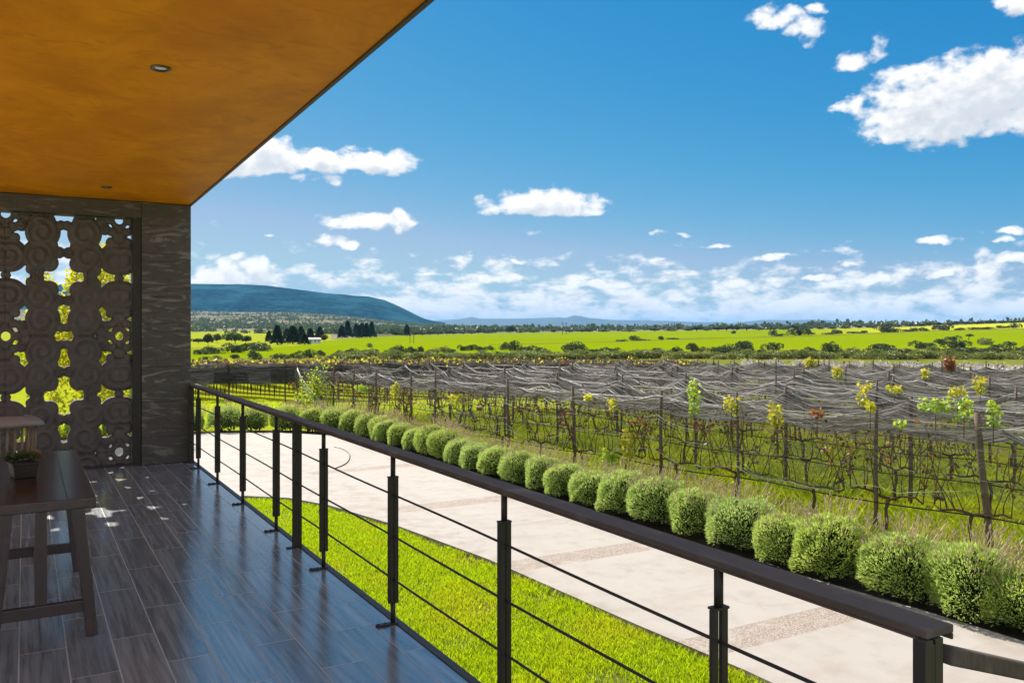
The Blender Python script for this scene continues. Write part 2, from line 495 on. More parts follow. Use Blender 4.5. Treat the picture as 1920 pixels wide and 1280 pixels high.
M['mountain'] = material('far_mountain', lambda: pbr(mixc(noise(coords(), .0012, 6), (.05, .07, .05), (.12, .12, .09)), .95, spec=.05))
M['white'] = material('white_render', lambda: pbr(mixc(noise(coords(), .8, 4), (.62, .62, .62), (.78, .78, .77)), .8))
M['roofsheet'] = material('grey_roof_sheet', lambda: pbr(mixc(noise(coords(), 1.2, 4), (.34, .35, .37), (.5, .5, .52)), .6))
M['darkglass'] = material('dark_window', lambda: pbr((.03, .035, .04), .2))
M['stucco'] = material('warm_stucco', lambda: pbr(mixc(noise(coords(), 2., 5), (.45, .33, .2), (.55, .42, .28)), .9, normal=bump(noise(coords(), 30., 4), .3, .01)))
def _pav():
    c = coords(); x, y, z = sep(c); n = X.nt.nodes.new('ShaderNodeTexBrick'); X.nt.links.new(c.k, n.inputs['Vector']); n.inputs['Scale'].default_value = 1.; n.inputs['Mortar Size'].default_value = .006
    n.inputs['Brick Width'].default_value = .8; n.inputs['Row Height'].default_value = .5
    col = mixc(noise(c, 2.5, 5), (.70, .64, .56), (.80, .75, .68)); col = mixc(X(n.outputs['Fac']), col, (.3, .27, .23)); return pbr(col, .8)  # kept very pale so the added court throws back more light
M['bounce_paving'] = material('bounce_court_paving', _pav)
M['orange'] = material('orange_vine_leaf', lambda: leafsh(mixc(attr('tint'), (.20, .07, .03), (.46, .19, .05)), .5))
M['black'] = material('black_trim', lambda: pbr(mixc(noise(coords(), 6., 4), (.014, .011, .010), (.03, .024, .02)), .55))
M['chrome'] = material('satin_lamp_ring', lambda: pbr((.10, .09, .08), .35, metal=.8))
M['lens'] = material('frosted_lamp_glass', lambda: pbr((.85, .83, .78), .25))
M['powerpole'] = material('power_pole_wood', lambda: pbr(mixc(noise(coords(), 2., 3), (.05, .04, .035), (.10, .085, .07)), .9))
#MATERIALS_END

ORD = ['', 'first', 'second', 'third', 'fourth', 'fifth', 'sixth', 'seventh', 'eighth', 'ninth', 'tenth', 'eleventh', 'twelfth',
       'thirteenth', 'fourteenth', 'fifteenth', 'sixteenth', 'seventeenth', 'eighteenth', 'nineteenth']
TENS = ['', '', 'twent', 'thirt', 'fort', 'fift', 'sixt', 'sevent', 'eight', 'ninet']
def nth(n):
    if n < 20: return ORD[n]
    if n > 99: return 'hundredth' if n == 100 else 'hundred-and-' + nth(n - 100)
    a, b = divmod(n, 10)
    return TENS[a] + ('ieth' if b == 0 else 'y-' + ORD[b])

# ================================================================== TERRAIN
def pix_of(x, y, z):
    cx = x * CT - y * ST; cz = x * ST + y * CT
    ok = cz > .5
    czs = np.where(ok, cz, 1)
    return np.where(ok, CX + F * cx / czs, -9999), np.where(ok, HY + F * (EYE - z) / czs, 9999)

def build_ground():
    az = np.concatenate([np.arange(-180, -45, 3.), np.arange(-45, 42, .125), np.arange(42, 180.1, 3.)])
    rr = np.concatenate([[.05, 1.2], 2.2 * 1.019 ** np.arange(0, 467)])
    A, Rr = np.meshgrid(np.radians(az) + TH, rr, indexing='ij')
    x = np.sin(A) * Rr; y = np.cos(A) * Rr; z = terrain(x, y)
    px, py = pix_of(x, y, z)
    r = Rr
    near = np.interp(px, [340, 500, 700, 1000, 1300, 1920], [673, 669, 663, 661, 657, 650])
    far = np.interp(px, [340, 480, 560, 640, 750, 950, 1140, 1400, 1550, 1700, 1920], [654, 654, 647, 635, 629, 624.5, 622, 618.5, 616.5, 613, 604.5])
    split = np.interp(px, [900, 920, 1140, 1300, 1550, 1750, 1930], [650, 646, 640.5, 635, 628.5, 620, 616])
    fld = ss(near - py, -1, 1) * ss(py - far, -.6, .6) * (px > -2000) * (r < 1300)
    edge = np.exp(-((py - split) / 1.1) ** 2) * (px > 915) * fld
    pale = ss(split - py, -1, 2) * ss(px, 1450, 1750) * .85 + ss(660 - px, 0, 250) * ss(648 - py, -2, 6) * .6
    # dry meadow left of the house
    scr = ss(r, 1000, 1250) * np.ones_like(px)
    scr = np.maximum(scr, ss(py - far, .6, -1.) * ss(r, 330, 420) * (px > 620))
    me = npmesh('ground', np.stack([x, y, z], -1).reshape(-1, 3), grid_quads(len(az), len(rr)), True,
                dict(belt=(ss(r, 76, 92) * ss(-r, -260, -180) * (1 - fld)).ravel(), field=fld.ravel(), pale=np.clip(pale, 0, 1).ravel(), edge=edge.ravel(), scrub=scr.ravel()))
    # consistent normals up
    o = link('ground', me, M['ground']); tag(o, kind='structure')
    if me.polygons[5000].normal.z < 0: me.flip_normals()
build_ground()

def build_ridge(name, mat, pxs, ys, dist, r0, r1, naz, nr, amp, nsc, base):
    tpx = np.linspace(min(pxs), max(pxs), naz)
    crest = np.interp(tpx, pxs, ys)
    u = np.linspace(0, 1, nr)
    V = []
    for i, p in enumerate(tpx):
        d2 = ray(p); L = np.hypot(*d2)
        H = (HY - crest[i]) / F * dist + EYE
        for uu in u:
            c = r0 + (r1 - r0) * uu
            x, y = d2 * c
            V.append((x, y, H, uu, c))
    V = np.array(V); x, y, H, uu, c = V.T
    uc = (dist - r0) / (r1 - r0)
    prof = np.where(uu < uc, ss(uu / uc) ** .8, 1 - ss((uu - uc) / (1 - uc)))
    b = terrain(x, y) + base
    n = fbm(x * nsc, y * nsc, 5) - .5
    n2 = 1 - np.abs(2 * fbm(x * nsc * .5 + 9, y * nsc * .5, 3) - 1)
    z = b + np.maximum(H - b, 0) * prof + amp * n * prof * (1 - .7 * np.exp(-((uu - uc) / .05) ** 2)) + amp * .8 * (n2 - .7) * prof * (uu < uc)
    z = np.where((H - b) <= 0, b - 3, z)
    me = npmesh(name, np.stack([x, y, z], -1), grid_quads(naz, nr), True)
    o = link(name, me, mat); tag(o, kind='structure')
    if me.polygons[len(me.polygons) // 2].normal.z < 0: me.flip_normals()
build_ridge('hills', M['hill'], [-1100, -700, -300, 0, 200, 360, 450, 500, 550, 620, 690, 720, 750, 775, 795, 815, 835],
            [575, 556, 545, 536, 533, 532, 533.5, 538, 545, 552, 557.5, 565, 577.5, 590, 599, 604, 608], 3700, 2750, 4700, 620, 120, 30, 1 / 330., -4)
build_ridge('mountains', M['mountain'], [700, 760, 800, 860, 885, 900, 960, 1050, 1060, 1075, 1090, 1105, 1150, 1210, 1300, 1350, 1365, 1400, 1430, 1470, 1520, 1560, 1590, 1620, 1700, 1920, 2100],
            [606, 604, 602, 598, 594, 597, 597, 594.5, 596, 591.5, 593, 597, 600, 601, 603.5, 603, 606, 602.5, 600, 601, 600, 600.5, 604, 607, 609, 609, 610], 12500, 11200, 14500, 500, 40, 26, 1 / 900., -6)

# ================================================================== DRIVE, LAWN, BED
def sheet(name, poly, z, mat, kind='structure', thick=None):
    mb = MB()
    mb.prism(poly, z - thick, z) if thick else mb.add([(p[0], p[1], z) for p in poly], [tuple(range(len(poly)))])
    o = mb.build(name, mat); tag(o, kind=kind); return o
LAWN_EDGE = [(5.30, -4), (5.26, 5.2), (5.16, 6.5), (5.02, 9.3), (4.72, 11.6), (4.3, 13.5), (3.9, 14.4), (3.3, 14.95), (2.4, 15.2), (.5, 15.3), (-8, 15.3)]
DRIVE_OUT = [(-8, 24.9), (0, 24.9), (3, 24.75), (4.7, 24.4), (6.2, 23.6), (7.15, 22.3), (7.55, 20.5), (7.66, 17.5), (7.7, 12), (7.78, 8), (7.95, 5.5), (8.1, -4)]
DRIVE_Z = -1.215
sheet('driveway', LAWN_EDGE + DRIVE_OUT, DRIVE_Z, M['concrete'], thick=.13)
lawn_poly = [(1.83, -4)] + LAWN_EDGE[:9] + [(1.83, 15.25)]
sheet('lawn', lawn_poly, -1.28, M['lawnbase'])
def offset_out(line, d):
    out = []
    for i, p in enumerate(line):
        a = line[max(i - 1, 0)]; b = line[min(i + 1, len(line) - 1)]
        tx, ty = b[0] - a[0], b[1] - a[1]; L = math.hypot(tx, ty)
        out.append((p[0] - ty / L * d, p[1] + tx / L * d))
    return out
bo = offset_out(DRIVE_OUT, .95)
mbed = MB()
for i in range(len(bo) - 1):
    a, b = offset_out(DRIVE_OUT, .02)[i], offset_out(DRIVE_OUT, .02)[i + 1]
    mbed.add([(*a, -1.255), (*b, -1.255), (*bo[i + 1], -1.262), (*bo[i], -1.262)], [(0, 1, 2, 3)])
tag(mbed.build('garden_bed', M['bed']), kind='structure')

def inpoly(x, y, poly):
    ins = np.zeros(len(x), bool); n = len(poly)
    for i in range(n):
        x1, y1 = poly[i]; x2, y2 = poly[(i + 1) % n]
        if y1 == y2: continue
        c = ((y1 > y) != (y2 > y)) & (x < (x2 - x1) * (y - y1) / (y2 - y1) + x1)
        ins ^= c
    return ins
def blades(name, x, y, z, h, w, lean, mat, label=None):
    n = len(x)
    a = RNG.uniform(0, 2 * np.pi, n); l = RNG.uniform(.1, lean, n) * h; la = RNG.uniform(0, 2 * np.pi, n)
    dx, dy = np.cos(a) * w / 2, np.sin(a) * w / 2
    V = np.empty((n, 4, 3))
    V[:, 0] = np.stack([x - dx, y - dy, z], 1); V[:, 1] = np.stack([x + dx, y + dy, z], 1)
    tx, ty = np.cos(la) * l, np.sin(la) * l
    V[:, 2] = np.stack([x + tx * .4 + dx * .7, y + ty * .4 + dy * .7, z + h * .6], 1)
    V[:, 3] = np.stack([x + tx, y + ty, z + h], 1)
    b = np.arange(n)[:, None] * 4
    Q = np.concatenate([b + [0, 1, 2], b + [0, 2, 3]])
    t = np.repeat(RNG.random(n), 4)
    o = link(name, npmesh(name, V.reshape(-1, 3), Q, False, dict(tint=t)), mat)
    tag(o, kind='stuff'); return o
def lawn_grass():
    n = 520000
    x = RNG.uniform(1.83, 5.3, n); y = 1.6 + 13.7 * RNG.random(n) ** 1.45
    k = inpoly(x, y, lawn_poly)
    x, y = x[k], y[k]
    p = fbm(x * 1.4, y * 1.4, 3)
    k = RNG.random(len(x)) < np.clip(1.25 - 1.3 * np.clip(p - .52, 0, 1) * 3.4, .25, 1)
    x, y = x[k][:250000], y[k][:250000]; x = np.maximum(x + RNG.normal(0, .035, len(x)) * (x > 3.5), 1.84)
    h = RNG.uniform(.028, .062, len(x)) * (.75 + .6 * fbm(x * 2.2, y * 2.2, 3)) * (1 + .25 * (np.abs(x - 5.1) < .25))
    o = blades('lawn_grass', x, y, np.full(len(x), -1.282), h, RNG.uniform(.004, .008, len(x)) * (.8 + y * .06), .8, M['lawn'])
    tag(o, 'short bright green lawn grass between the terrace and the concrete drive', 'grass')
lawn_grass()

# ================================================================== TERRACE
fl = MB(); fl.prism([(-2.8, -1.7), (1.80, -1.7), (1.80, 11.85), (-2.8, 11.85)], -.12, 0.0)
tag(fl.build('terrace_floor', M['tile']), kind='structure')
pl = MB(); pl.prism([(-16, -13), (1.78, -13), (1.78, 11.83), (-16, 11.83)], -1.35, -.122)
tag(pl.build('terrace_plinth', M['stone']), kind='structure')
ed = MB(); ed.box((1.826, 3.4, -.055), (.05, 16.9, .12))
tag(ed.build('terrace_edging', M['black'], bevel=.006), kind='structure')

ct = MB(); ct.prism([(-16, -13), (1.80, -13), (1.80, -1.71), (-2.81, -1.71), (-2.81, 11.85), (-16, 11.85)], -.12, -.012)  # unseen sunlit court, added to bounce light on to the ceiling
tag(ct.build('added_bounce_court', M['bounce_paving']), kind='structure')
CE = 3.2
roof = empty('terrace_roof', (1.75, 5, CE)); tag(roof, 'ochre plastered flat roof overhanging the terrace', 'roof')
r_ = MB(); r_.prism([(-4.55, -3.2), (-.146, -3.2), (.05, 6.75), (-4.55, 6.75)], 0, .30)
r_.build('soffit', M['ceiling'], roof)
t_ = MB(); t_.bar((-.131, -3.2, .14), (.065, 6.76, .14), .026, .30); t_.box((-2.25, 6.765, .14), (4.6, .026, .30)); t_.box((-2.345, -3.215, .14), (4.4, .026, .30))
t_.build('drip_edge', M['black'], roof)
for i, (lx, ly, lab) in enumerate(((.70, 5.40, 'larger nearer round recessed downlight in the ochre ceiling'), (.775, 10.2, 'small far round recessed downlight in the ochre ceiling near the stone screen'))):
    e = empty('ceiling_downlight', (lx, ly, CE)); tag(e, lab, 'downlight', 'downlights in the ochre ceiling')
    mb = MB(); n = 28; V = []; Fq = []
    prof = [(.057, -.001), (.057, -.010), (.052, -.013), (.040, -.008), (.034, -.001)]
    for a in range(n):
        for rr_, zz in prof: V.append((rr_ * math.cos(2 * math.pi * a / n), rr_ * math.sin(2 * math.pi * a / n), zz))
    for a in range(n):
        for j in range(4):
            b = (a + 1) % n; Fq.append((a * 5 + j, b * 5 + j, b * 5 + j + 1, a * 5 + j + 1))
    mb.add(V, Fq, True); mb.build('trim_ring', M['chrome'], e)
    mb = MB(); V = [(0, 0, -.009)] + [(.033 * math.cos(2 * math.pi * a / n), .033 * math.sin(2 * math.pi * a / n), -.004) for a in range(n)]
    mb.add(V, [(0, 1 + (a + 1) % n, 1 + a) for a in range(n)], True); mb.build('lamp_glass', M['lens'], e)

# stone column at the corner of the screen
col_ = empty('stone_column', (1.52, 11.45, 0)); tag(col_, 'dark layered stone column at the terrace corner', 'column')
cb = MB()
zs = [0, .33, .76, 1.19, 1.62, 2.05, 2.48, 2.91, CE - .004]
for a, b in zip(zs[:-1], zs[1:]):
    cb.box((random.uniform(-.0015, .0015), random.uniform(-.003, .003), (a + b) / 2), (.565, .56, b - a - .004))
sh_ = cb.build('shaft', M['stone'], col_, bevel=.005)
cc_ = MB(); cc_.box((0, 0, CE / 2), (.55, .545, CE - .02)); cc_.build('core', M['stone'], sh_)
for (x_, y_, l_) in ((-2.45, 11.45, 'dark layered stone column at the hidden far inner corner of the terrace'), (-2.45, 2.2, 'dark layered stone column on the added court side near the viewer')):
    c2 = copy_tree(col_); c2.location = (x_, y_, 0); tag(c2, l_, 'column')

# carved screen --------------------------------------------------
SX0, SX1, SZ0, SZ1 = -2.55, 1.135, .02, 2.99
def screen_field(X_, Z_):
    # periods: half-cell .59 wide, .70 high; cross axis at x=.405, ring line at z=1.50
    hu, hv = .59, .70
    u = np.abs(((X_ - .405 + hu) % (2 * hu)) - hu)               # 0 cross axis .. hu ring axis
    v = np.abs(((Z_ - 1.57) % (2 * hv)) - hv)                     # 0 cross line .. hv ring line
    U = u / hu * 257; Vv = v / hv * 280; s = hu / 257
    discs = [(110, 95, 78, 1), (95, 206, 80, 1), (238, 92, 77, -1), (64, 62, 40, 0), (216, 172, 22, 0), (222, 222, 20, 0), (205, 274, 16, 0), (122, 14, 33, 1), (22, 112, 27, 1), (14, 240, 22, 0), (190, 232, 27, 1), (247, 0, 13, 0), (252, 196, 25, 0), 
             (170, 265, 24, 0), (60, 262, 22, 0), (257, 232, 14, 0), (150, 30, 22, 0), (60, 140, 34, 0), (115, 262, 32, 1)]
    sol = np.full(X_.shape, -99.); rel = np.zeros(X_.shape)
    for (a, b, r, tw) in discs:
        d = np.hypot(U - a, Vv - b); sol = np.maximum(sol, r - d)
        w = ss(1 - d / r, 0, .22)
        if tw and r > 20:
            th = np.arctan2(Vv - b, U - a)
            sp = np.cos(2 * np.pi * (d / (r * .44) + tw * th / (2 * np.pi)))
            rel = np.where(w > 0, np.maximum(rel, w * (.014 + .016 * sp * ss(d / r, .1, .3) + .014 * (1 - d / r))), rel)
        else: rel = np.maximum(rel, w * .012)
    ring = 46 - np.hypot(U - 257, Vv - 280); sol = np.maximum(sol, ring)
    for (a, b, r) in ((0, 0, 0), (257, 280, 21), (216, 250, 8), (228, 262, 0)):
        if r: sol = np.minimum(sol, np.hypot((U - a), Vv - b) - r)
    hole = -sol * s
    dj = np.minimum(np.minimum(u, hu - u), np.minimum(v, hv - v))
    rel = rel - .014 * np.exp(-(dj / .006) ** 2)
    return hole, rel
def carved_screen():
    root = empty('carved_screen', (.6, 11.3, 0)); tag(root, 'carved dark stone lattice screen of scrolls and crosses', 'screen')
    st = .0125
    xs = np.arange(SX0, SX1 + 1e-6, st); zs = np.arange(SZ0, SZ1 + 1e-6, st)
    Xg, Zg = np.meshgrid(xs, zs, indexing='ij')
    hole, rel = screen_field(Xg, Zg)
    solid = hole < 0
    # pull the vertices beside a hole on to its outline for a smooth edge
    gx = np.gradient(hole, st, axis=0); gz = np.gradient(hole, st, axis=1)
    g2 = np.maximum(gx ** 2 + gz ** 2, .15)
    m = np.abs(hole) < st * .85
    sx = np.where(m, -hole * gx / g2, 0).clip(-st * .6, st * .6); sz = np.where(m, -hole * gz / g2, 0).clip(-st * .6, st * .6)
    Xm, Zm = Xg + sx, Zg + sz
    cellok = (hole[:-1, :-1] < st * .5) & (hole[1:, :-1] < st * .5) & (hole[:-1, 1:] < st * .5) & (hole[1:, 1:] < st * .5)
    nx, nz = Xg.shape; nn = nx * nz
    edge_round = .02 * np.exp(-np.maximum(-hole, 0) / .016)
    T = .065
    Yf = -T - rel + edge_round; Yb = T + rel - edge_round
    V = np.concatenate([np.stack([Xm, Yf, Zm], -1).reshape(-1, 3), np.stack([Xm, Yb, Zm], -1).reshape(-1, 3)])
    V[:, 0] -= .6
    ii, jj = np.nonzero(cellok); a = ii * nz + jj
    front = np.stack([a, a + nz, a + nz + 1, a + 1], 1); back = front[:, ::-1] + nn
    pad = np.zeros((nx + 1, nz + 1), bool); pad[1:-1, 1:-1] = cellok
    walls = []
    i0, j0 = ii + 1, jj + 1
    for (di, dj, p, q) in ((-1, 0, 0, 3), (1, 0, 2, 1), (0, -1, 1, 0), (0, 1, 3, 2)):
        k = ~pad[i0 + di, j0 + dj]
        f = front[k]; walls.append(np.stack([f[:, p], f[:, q], f[:, q] + nn, f[:, p] + nn], 1))
    Q = np.concatenate([front, back] + walls)
    me = npmesh('lattice', V, Q, True)
    bm = bmesh.new(); bm.from_mesh(me)
    bmesh.ops.delete(bm, geom=[v for v in bm.verts if not v.link_faces], context='VERTS')
    bmesh.ops.recalc_face_normals(bm, faces=bm.faces)
    bm.to_mesh(me); bm.free()
    link('lattice', me, M['carved'], root)
    fr = MB()
    fr.box((.585, 0, 1.5), (.10, .22, 3.0))
    fr.box((-1.2, 0, .012), (3.46, .20, .024)); fr.box((-3.2, 0, 1.5), (.12, .22, 3.0))
    fr.build('steel_frame', M['black'], root, bevel=.004)
    b = MB(); b.box((-1.28, 0.02, 3.095), (3.83, .30, .195)); b.build('lintel', M['stone'], root, bevel=.006)
carved_screen()

# ================================================================== RAILING
def railing():
    XR = 1.79
    root = empty('terrace_railing', (XR, 6, 0)); tag(root, 'dark steel terrace railing with brown handrail and horizontal rods', 'railing')
    y0, y1 = 1.198, 11.17
    h = MB()
    ym = (y0 + y1) / 2 - 6
    h.box((.035, ym, .955), (.100, y1 - y0, .020)); h.box((-.0115, ym, .941), (.007, y1 - y0, .0078)); h.box((.0815, ym, .937), (.007, y1 - y0, .0158))
    h.build('handrail', M['railwood'], root, bevel=.003, seg=2)
    full = (11.09, 6.38, 1.206)
    std = (10.58, 9.43, 8.22, 6.99, 5.72, 4.45, 3.18, 1.88)
    for y in full:
        p = MB(); w = .036
        p.box((-.0185, y - 6, .473), (.030, .032, .946)); p.box((.0185, y - 6, .473), (.030, .032, .946)); p.box((0, y - 6, .47), (.010, .030, .93))
        p.box((-.02, y - 6, .004), (.12, .036, .008))
        p.build('full_height_post', M['steel'], root, bevel=.002)
    for y in std:
        p = MB(); gap = .012 if y < 2.5 else .003
        for sx in (-1, 1): p.box((sx * (.013 + gap / 2), y - 6, .47), (.026, .014 if y < 2.5 else .030, .70))
        q = p.build('post', M['steel'], root, bevel=.002)
        s = MB(); s.tube([(0, y - 6, .818), (0, y - 6, .946)], .014, 12); s.build('post_pin', M['steel'], q)
        s = MB(); s.tube([(0, y - 6, .0), (0, y - 6, .122)], .014, 12); s.build('post_pin', M['steel'], q)
        s = MB(); s.box((0, y - 6, .8235), (.058, .031, .007)); s.build('post_cap', M['steel'], q)
        f = MB(); f.box((-.035, y - 6, .006), (.125, .036, .010)); [f.tube([(bx_, y - 6, .010), (bx_, y - 6, .017)], .0075, 6, False) for bx_ in (-.085, -.045)]; f.build('foot_plate', M['steel'], q, bevel=.003)
    for z in (.255, .49, .725):
        p = MB(); ys = np.linspace(1.22, 11.09, 60)
        p.tube([(0, y - 6, z + .003 * math.sin(y * 2.1 + z * 9)) for y in ys], .0058, 8)
        p.build('rod', M['steel'], root)
railing()
def stair_rail():
    root = empty('stair_handrail', (1.84, 1.2, 0)); tag(root, 'flat steel stair handrail sloping down from the end post', 'handrail')
    b = MB(); b.bar((.005, 0, .90), (1.5, 0, .42), .04, .042, up=(0, 0, 1)); b.build('rail', M['railwood'], root, bevel=.006)
    b = MB(); b.box((1.42, 0, -.42), (.05, .05, 1.72)); b.build('post', M['steel'], root, bevel=.003)
stair_rail()

# ================================================================== FURNITURE
def table():
    root = empty('trestle_table', (.085, 6.07, 0)); tag(root, 'narrow dark varnished wooden trestle table on the terrace', 'table')
    t = MB(); t.box((0, 0, .725), (.50, 2.05, .055)); t.build('tabletop', M['tablewood'], root, bevel=.006, seg=3)
    ap = MB(); ap.box((-.16, 0, .672), (.022, 1.5, .05)); ap.box((.16, 0, .672), (.022, 1.5, .05)); ap.build('apron', M['tablewood'], root, bevel=.003)
    for y in (-.955, .44):
        for sx in (-1, 1):
            l = MB(); l.bar((sx * .165, y, .698), (sx * .232, y, .0), .060, .056, up=(0, 1, 0)); l.build('leg', M['tablewood'], root, bevel=.005)
        s = MB(); s.box((0, y, .165), (.40, .045, .062)); s.build('stretcher', M['tablewood'], root, bevel=.004)
    s = MB(); s.box((-.01, -.955, .447), (.058, .042, .502)); s.build('strut', M['tablewood'], root, bevel=.004)
    s = MB(); s.box((-.01, -.26, .165), (.05, 1.30, .05)); s.build('long_stretcher', M['tablewood'], root, bevel=.004)
table()
def plant_pot():
    root = empty('potted_succulent', (-.005, 5.95, .7525), R(12)); tag(root, 'small dark pot of green and russet succulents on the wooden table', 'potted plant')
    p = MB(); p.box((0, 0, .045), (.142, .142, .09), taper=.82); p.box((0, 0, .086), (.15, .15, .012)); p.build('pot', M['pot'], root, bevel=.004)
    s = MB(); s.box((0, 0, .0935), (.128, .128, .006)); s.build('soil', M['soil'], root)
    rg = np.random.default_rng(5); V = []; Q = []; T = []
    for (cx, cy, rr_, tt) in ((-.05, -.04, .062, .1), (.04, -.045, .066, .3), (.0, .02, .075, .45), (.062, .03, .06, .95), (-.06, .045, .058, .2), (.075, -.01, .05, 1.), (-.085, .0, .045, .05)):
        for k in range(34):
            a = k * 2.4; up = k / 34.; L = rr_ * (.55 + .5 * (1 - up)); el = R(8 + 75 * up)
            d = np.array([math.cos(a) * math.cos(el), math.sin(a) * math.cos(el), math.sin(el)])
            side = np.array([-math.sin(a), math.cos(a), 0]) * rr_ * .16
            nrm = np.cross(d, side / np.linalg.norm(side))
            b = np.array([cx, cy, .097 + .012 * up + .02 * rg.random()])
            o = len(V)
            V += [b - side * .35, b + side * .35, b + d * L * .6 + side * 1.1 + nrm * .004, b + d * L * .6 - side * 1.1 + nrm * .004, b + d * L + nrm * .012]
            Q += [(o, o + 1, o + 2), (o, o + 2, o + 3), (o + 3, o + 2, o + 4)]
            T += [min(1, max(0, tt + rg.uniform(-.25, .25)))] * 5
    link('rosettes', npmesh('rosettes', np.array(V), np.array(Q), False, dict(tint=np.array(T))), M['succulent'], root)
plant_pot()
def chair():
    root = empty('bamboo_chair', (-.17, 9.15, 0), R(8)); tag(root, 'bamboo slatted tub chair with grey padded top behind the table', 'chair')
    r = .26
    n = 17
    for k in range(n):
        a = R(-200 + 220 * k / (n - 1)); x, y = r * math.cos(a), r * math.sin(a)
        t = MB(); t.tube([(x * .86, y * .86, .36), (x, y, .60), (x * 1.0, y * 1.0, .775)], [.0125, .0135, .0125], 8)
        t.tube([(x * .935, y * .935, .49), (x * .943, y * .943, .497)], .0155, 8)
        t.build('slat', M['bamboo'], root)
    t = MB(); t.tube([(r * 1.0 * math.cos(R(a)), r * 1.0 * math.sin(R(a)), .765) for a in range(-200, 21, 10)], .016, 8); t.build('hoop', M['bamboo'], root); t = MB()
    t.tube([(r * .87 * math.cos(R(a)), r * .87 * math.sin(R(a)), .37) for a in range(-200, 21, 10)], .016, 8); t.build('hoop', M['bamboo'], root)
    V = []; Q = []
    angs = np.linspace(-205, 25, 34); prof = [(-.075, .0), (-.04, .022), (.0, .03), (.045, .022), (.075, .0), (.0, -.014)]
    for a in angs:
        lift = .06 * math.cos(R(a + 90)) ** 2
        for (dr, dz) in prof:
            V.append(((r + .01 + dr) * math.cos(R(a)), (r + .01 + dr) * math.sin(R(a)), .795 + dz + lift * .35 + (dr * -.55)))
    m = len(prof)
    for i in range(len(angs) - 1):
        for k in range(m): Q.append((i * m + k, i * m + (k + 1) % m, (i + 1) * m + (k + 1) % m, (i + 1) * m + k))
    mb = MB(); mb.add(V, Q + [tuple(range(m)), tuple(range((len(angs) - 1) * m, len(angs) * m))[::-1]], True)
    mb.build('padded_rim', M['cushion'], root)
    s = MB(); s.prism([(.235 * math.cos(R(a)), .235 * math.sin(R(a))) for a in range(0, 360, 15)], .37, .43); s.build('seat', M['cushion'], root, bevel=.015)
    for a in (45, 135, 225, 315):
        l = MB(); l.tube([(.18 * math.cos(R(a)), .18 * math.sin(R(a)), .37), (.21 * math.cos(R(a)), .21 * math.sin(R(a)), .0)], .018, 8); l.build('leg', M['bamboo'], root)
chair()

# ================================================================== PLANT MAKERS
def rand_dirs(rg, n, zmin=-1.):
    z = rg.uniform(zmin, 1, n); a = rg.uniform(0, 2 * np.pi, n); s = np.sqrt(1 - z * z)
    return np.stack([s * np.cos(a), s * np.sin(a), z], 1)
def quads_at(rg, P, D, L, W):
    """leaf quads based at P, growing along D, length L, width W (diamond-like)."""
    n = len(P)
    s = np.cross(D, rand_dirs(rg, n)); s /= np.maximum(np.linalg.norm(s, axis=1, keepdims=True), 1e-6)
    L = np.broadcast_to(L, n)[:, None]; W = np.broadcast_to(W, n)[:, None]
    V = np.stack([P, P + D * L * .55 + s * W * .5, P + D * L, P + D * L * .5 - s * W * .5], 1)
    return V.reshape(-1, 3)
def leafmesh(name, V, tint):
    n = len(V) // 4
    return npmesh(name, V, np.arange(4 * n).reshape(-1, 4), False, dict(tint=np.repeat(tint, 4)))

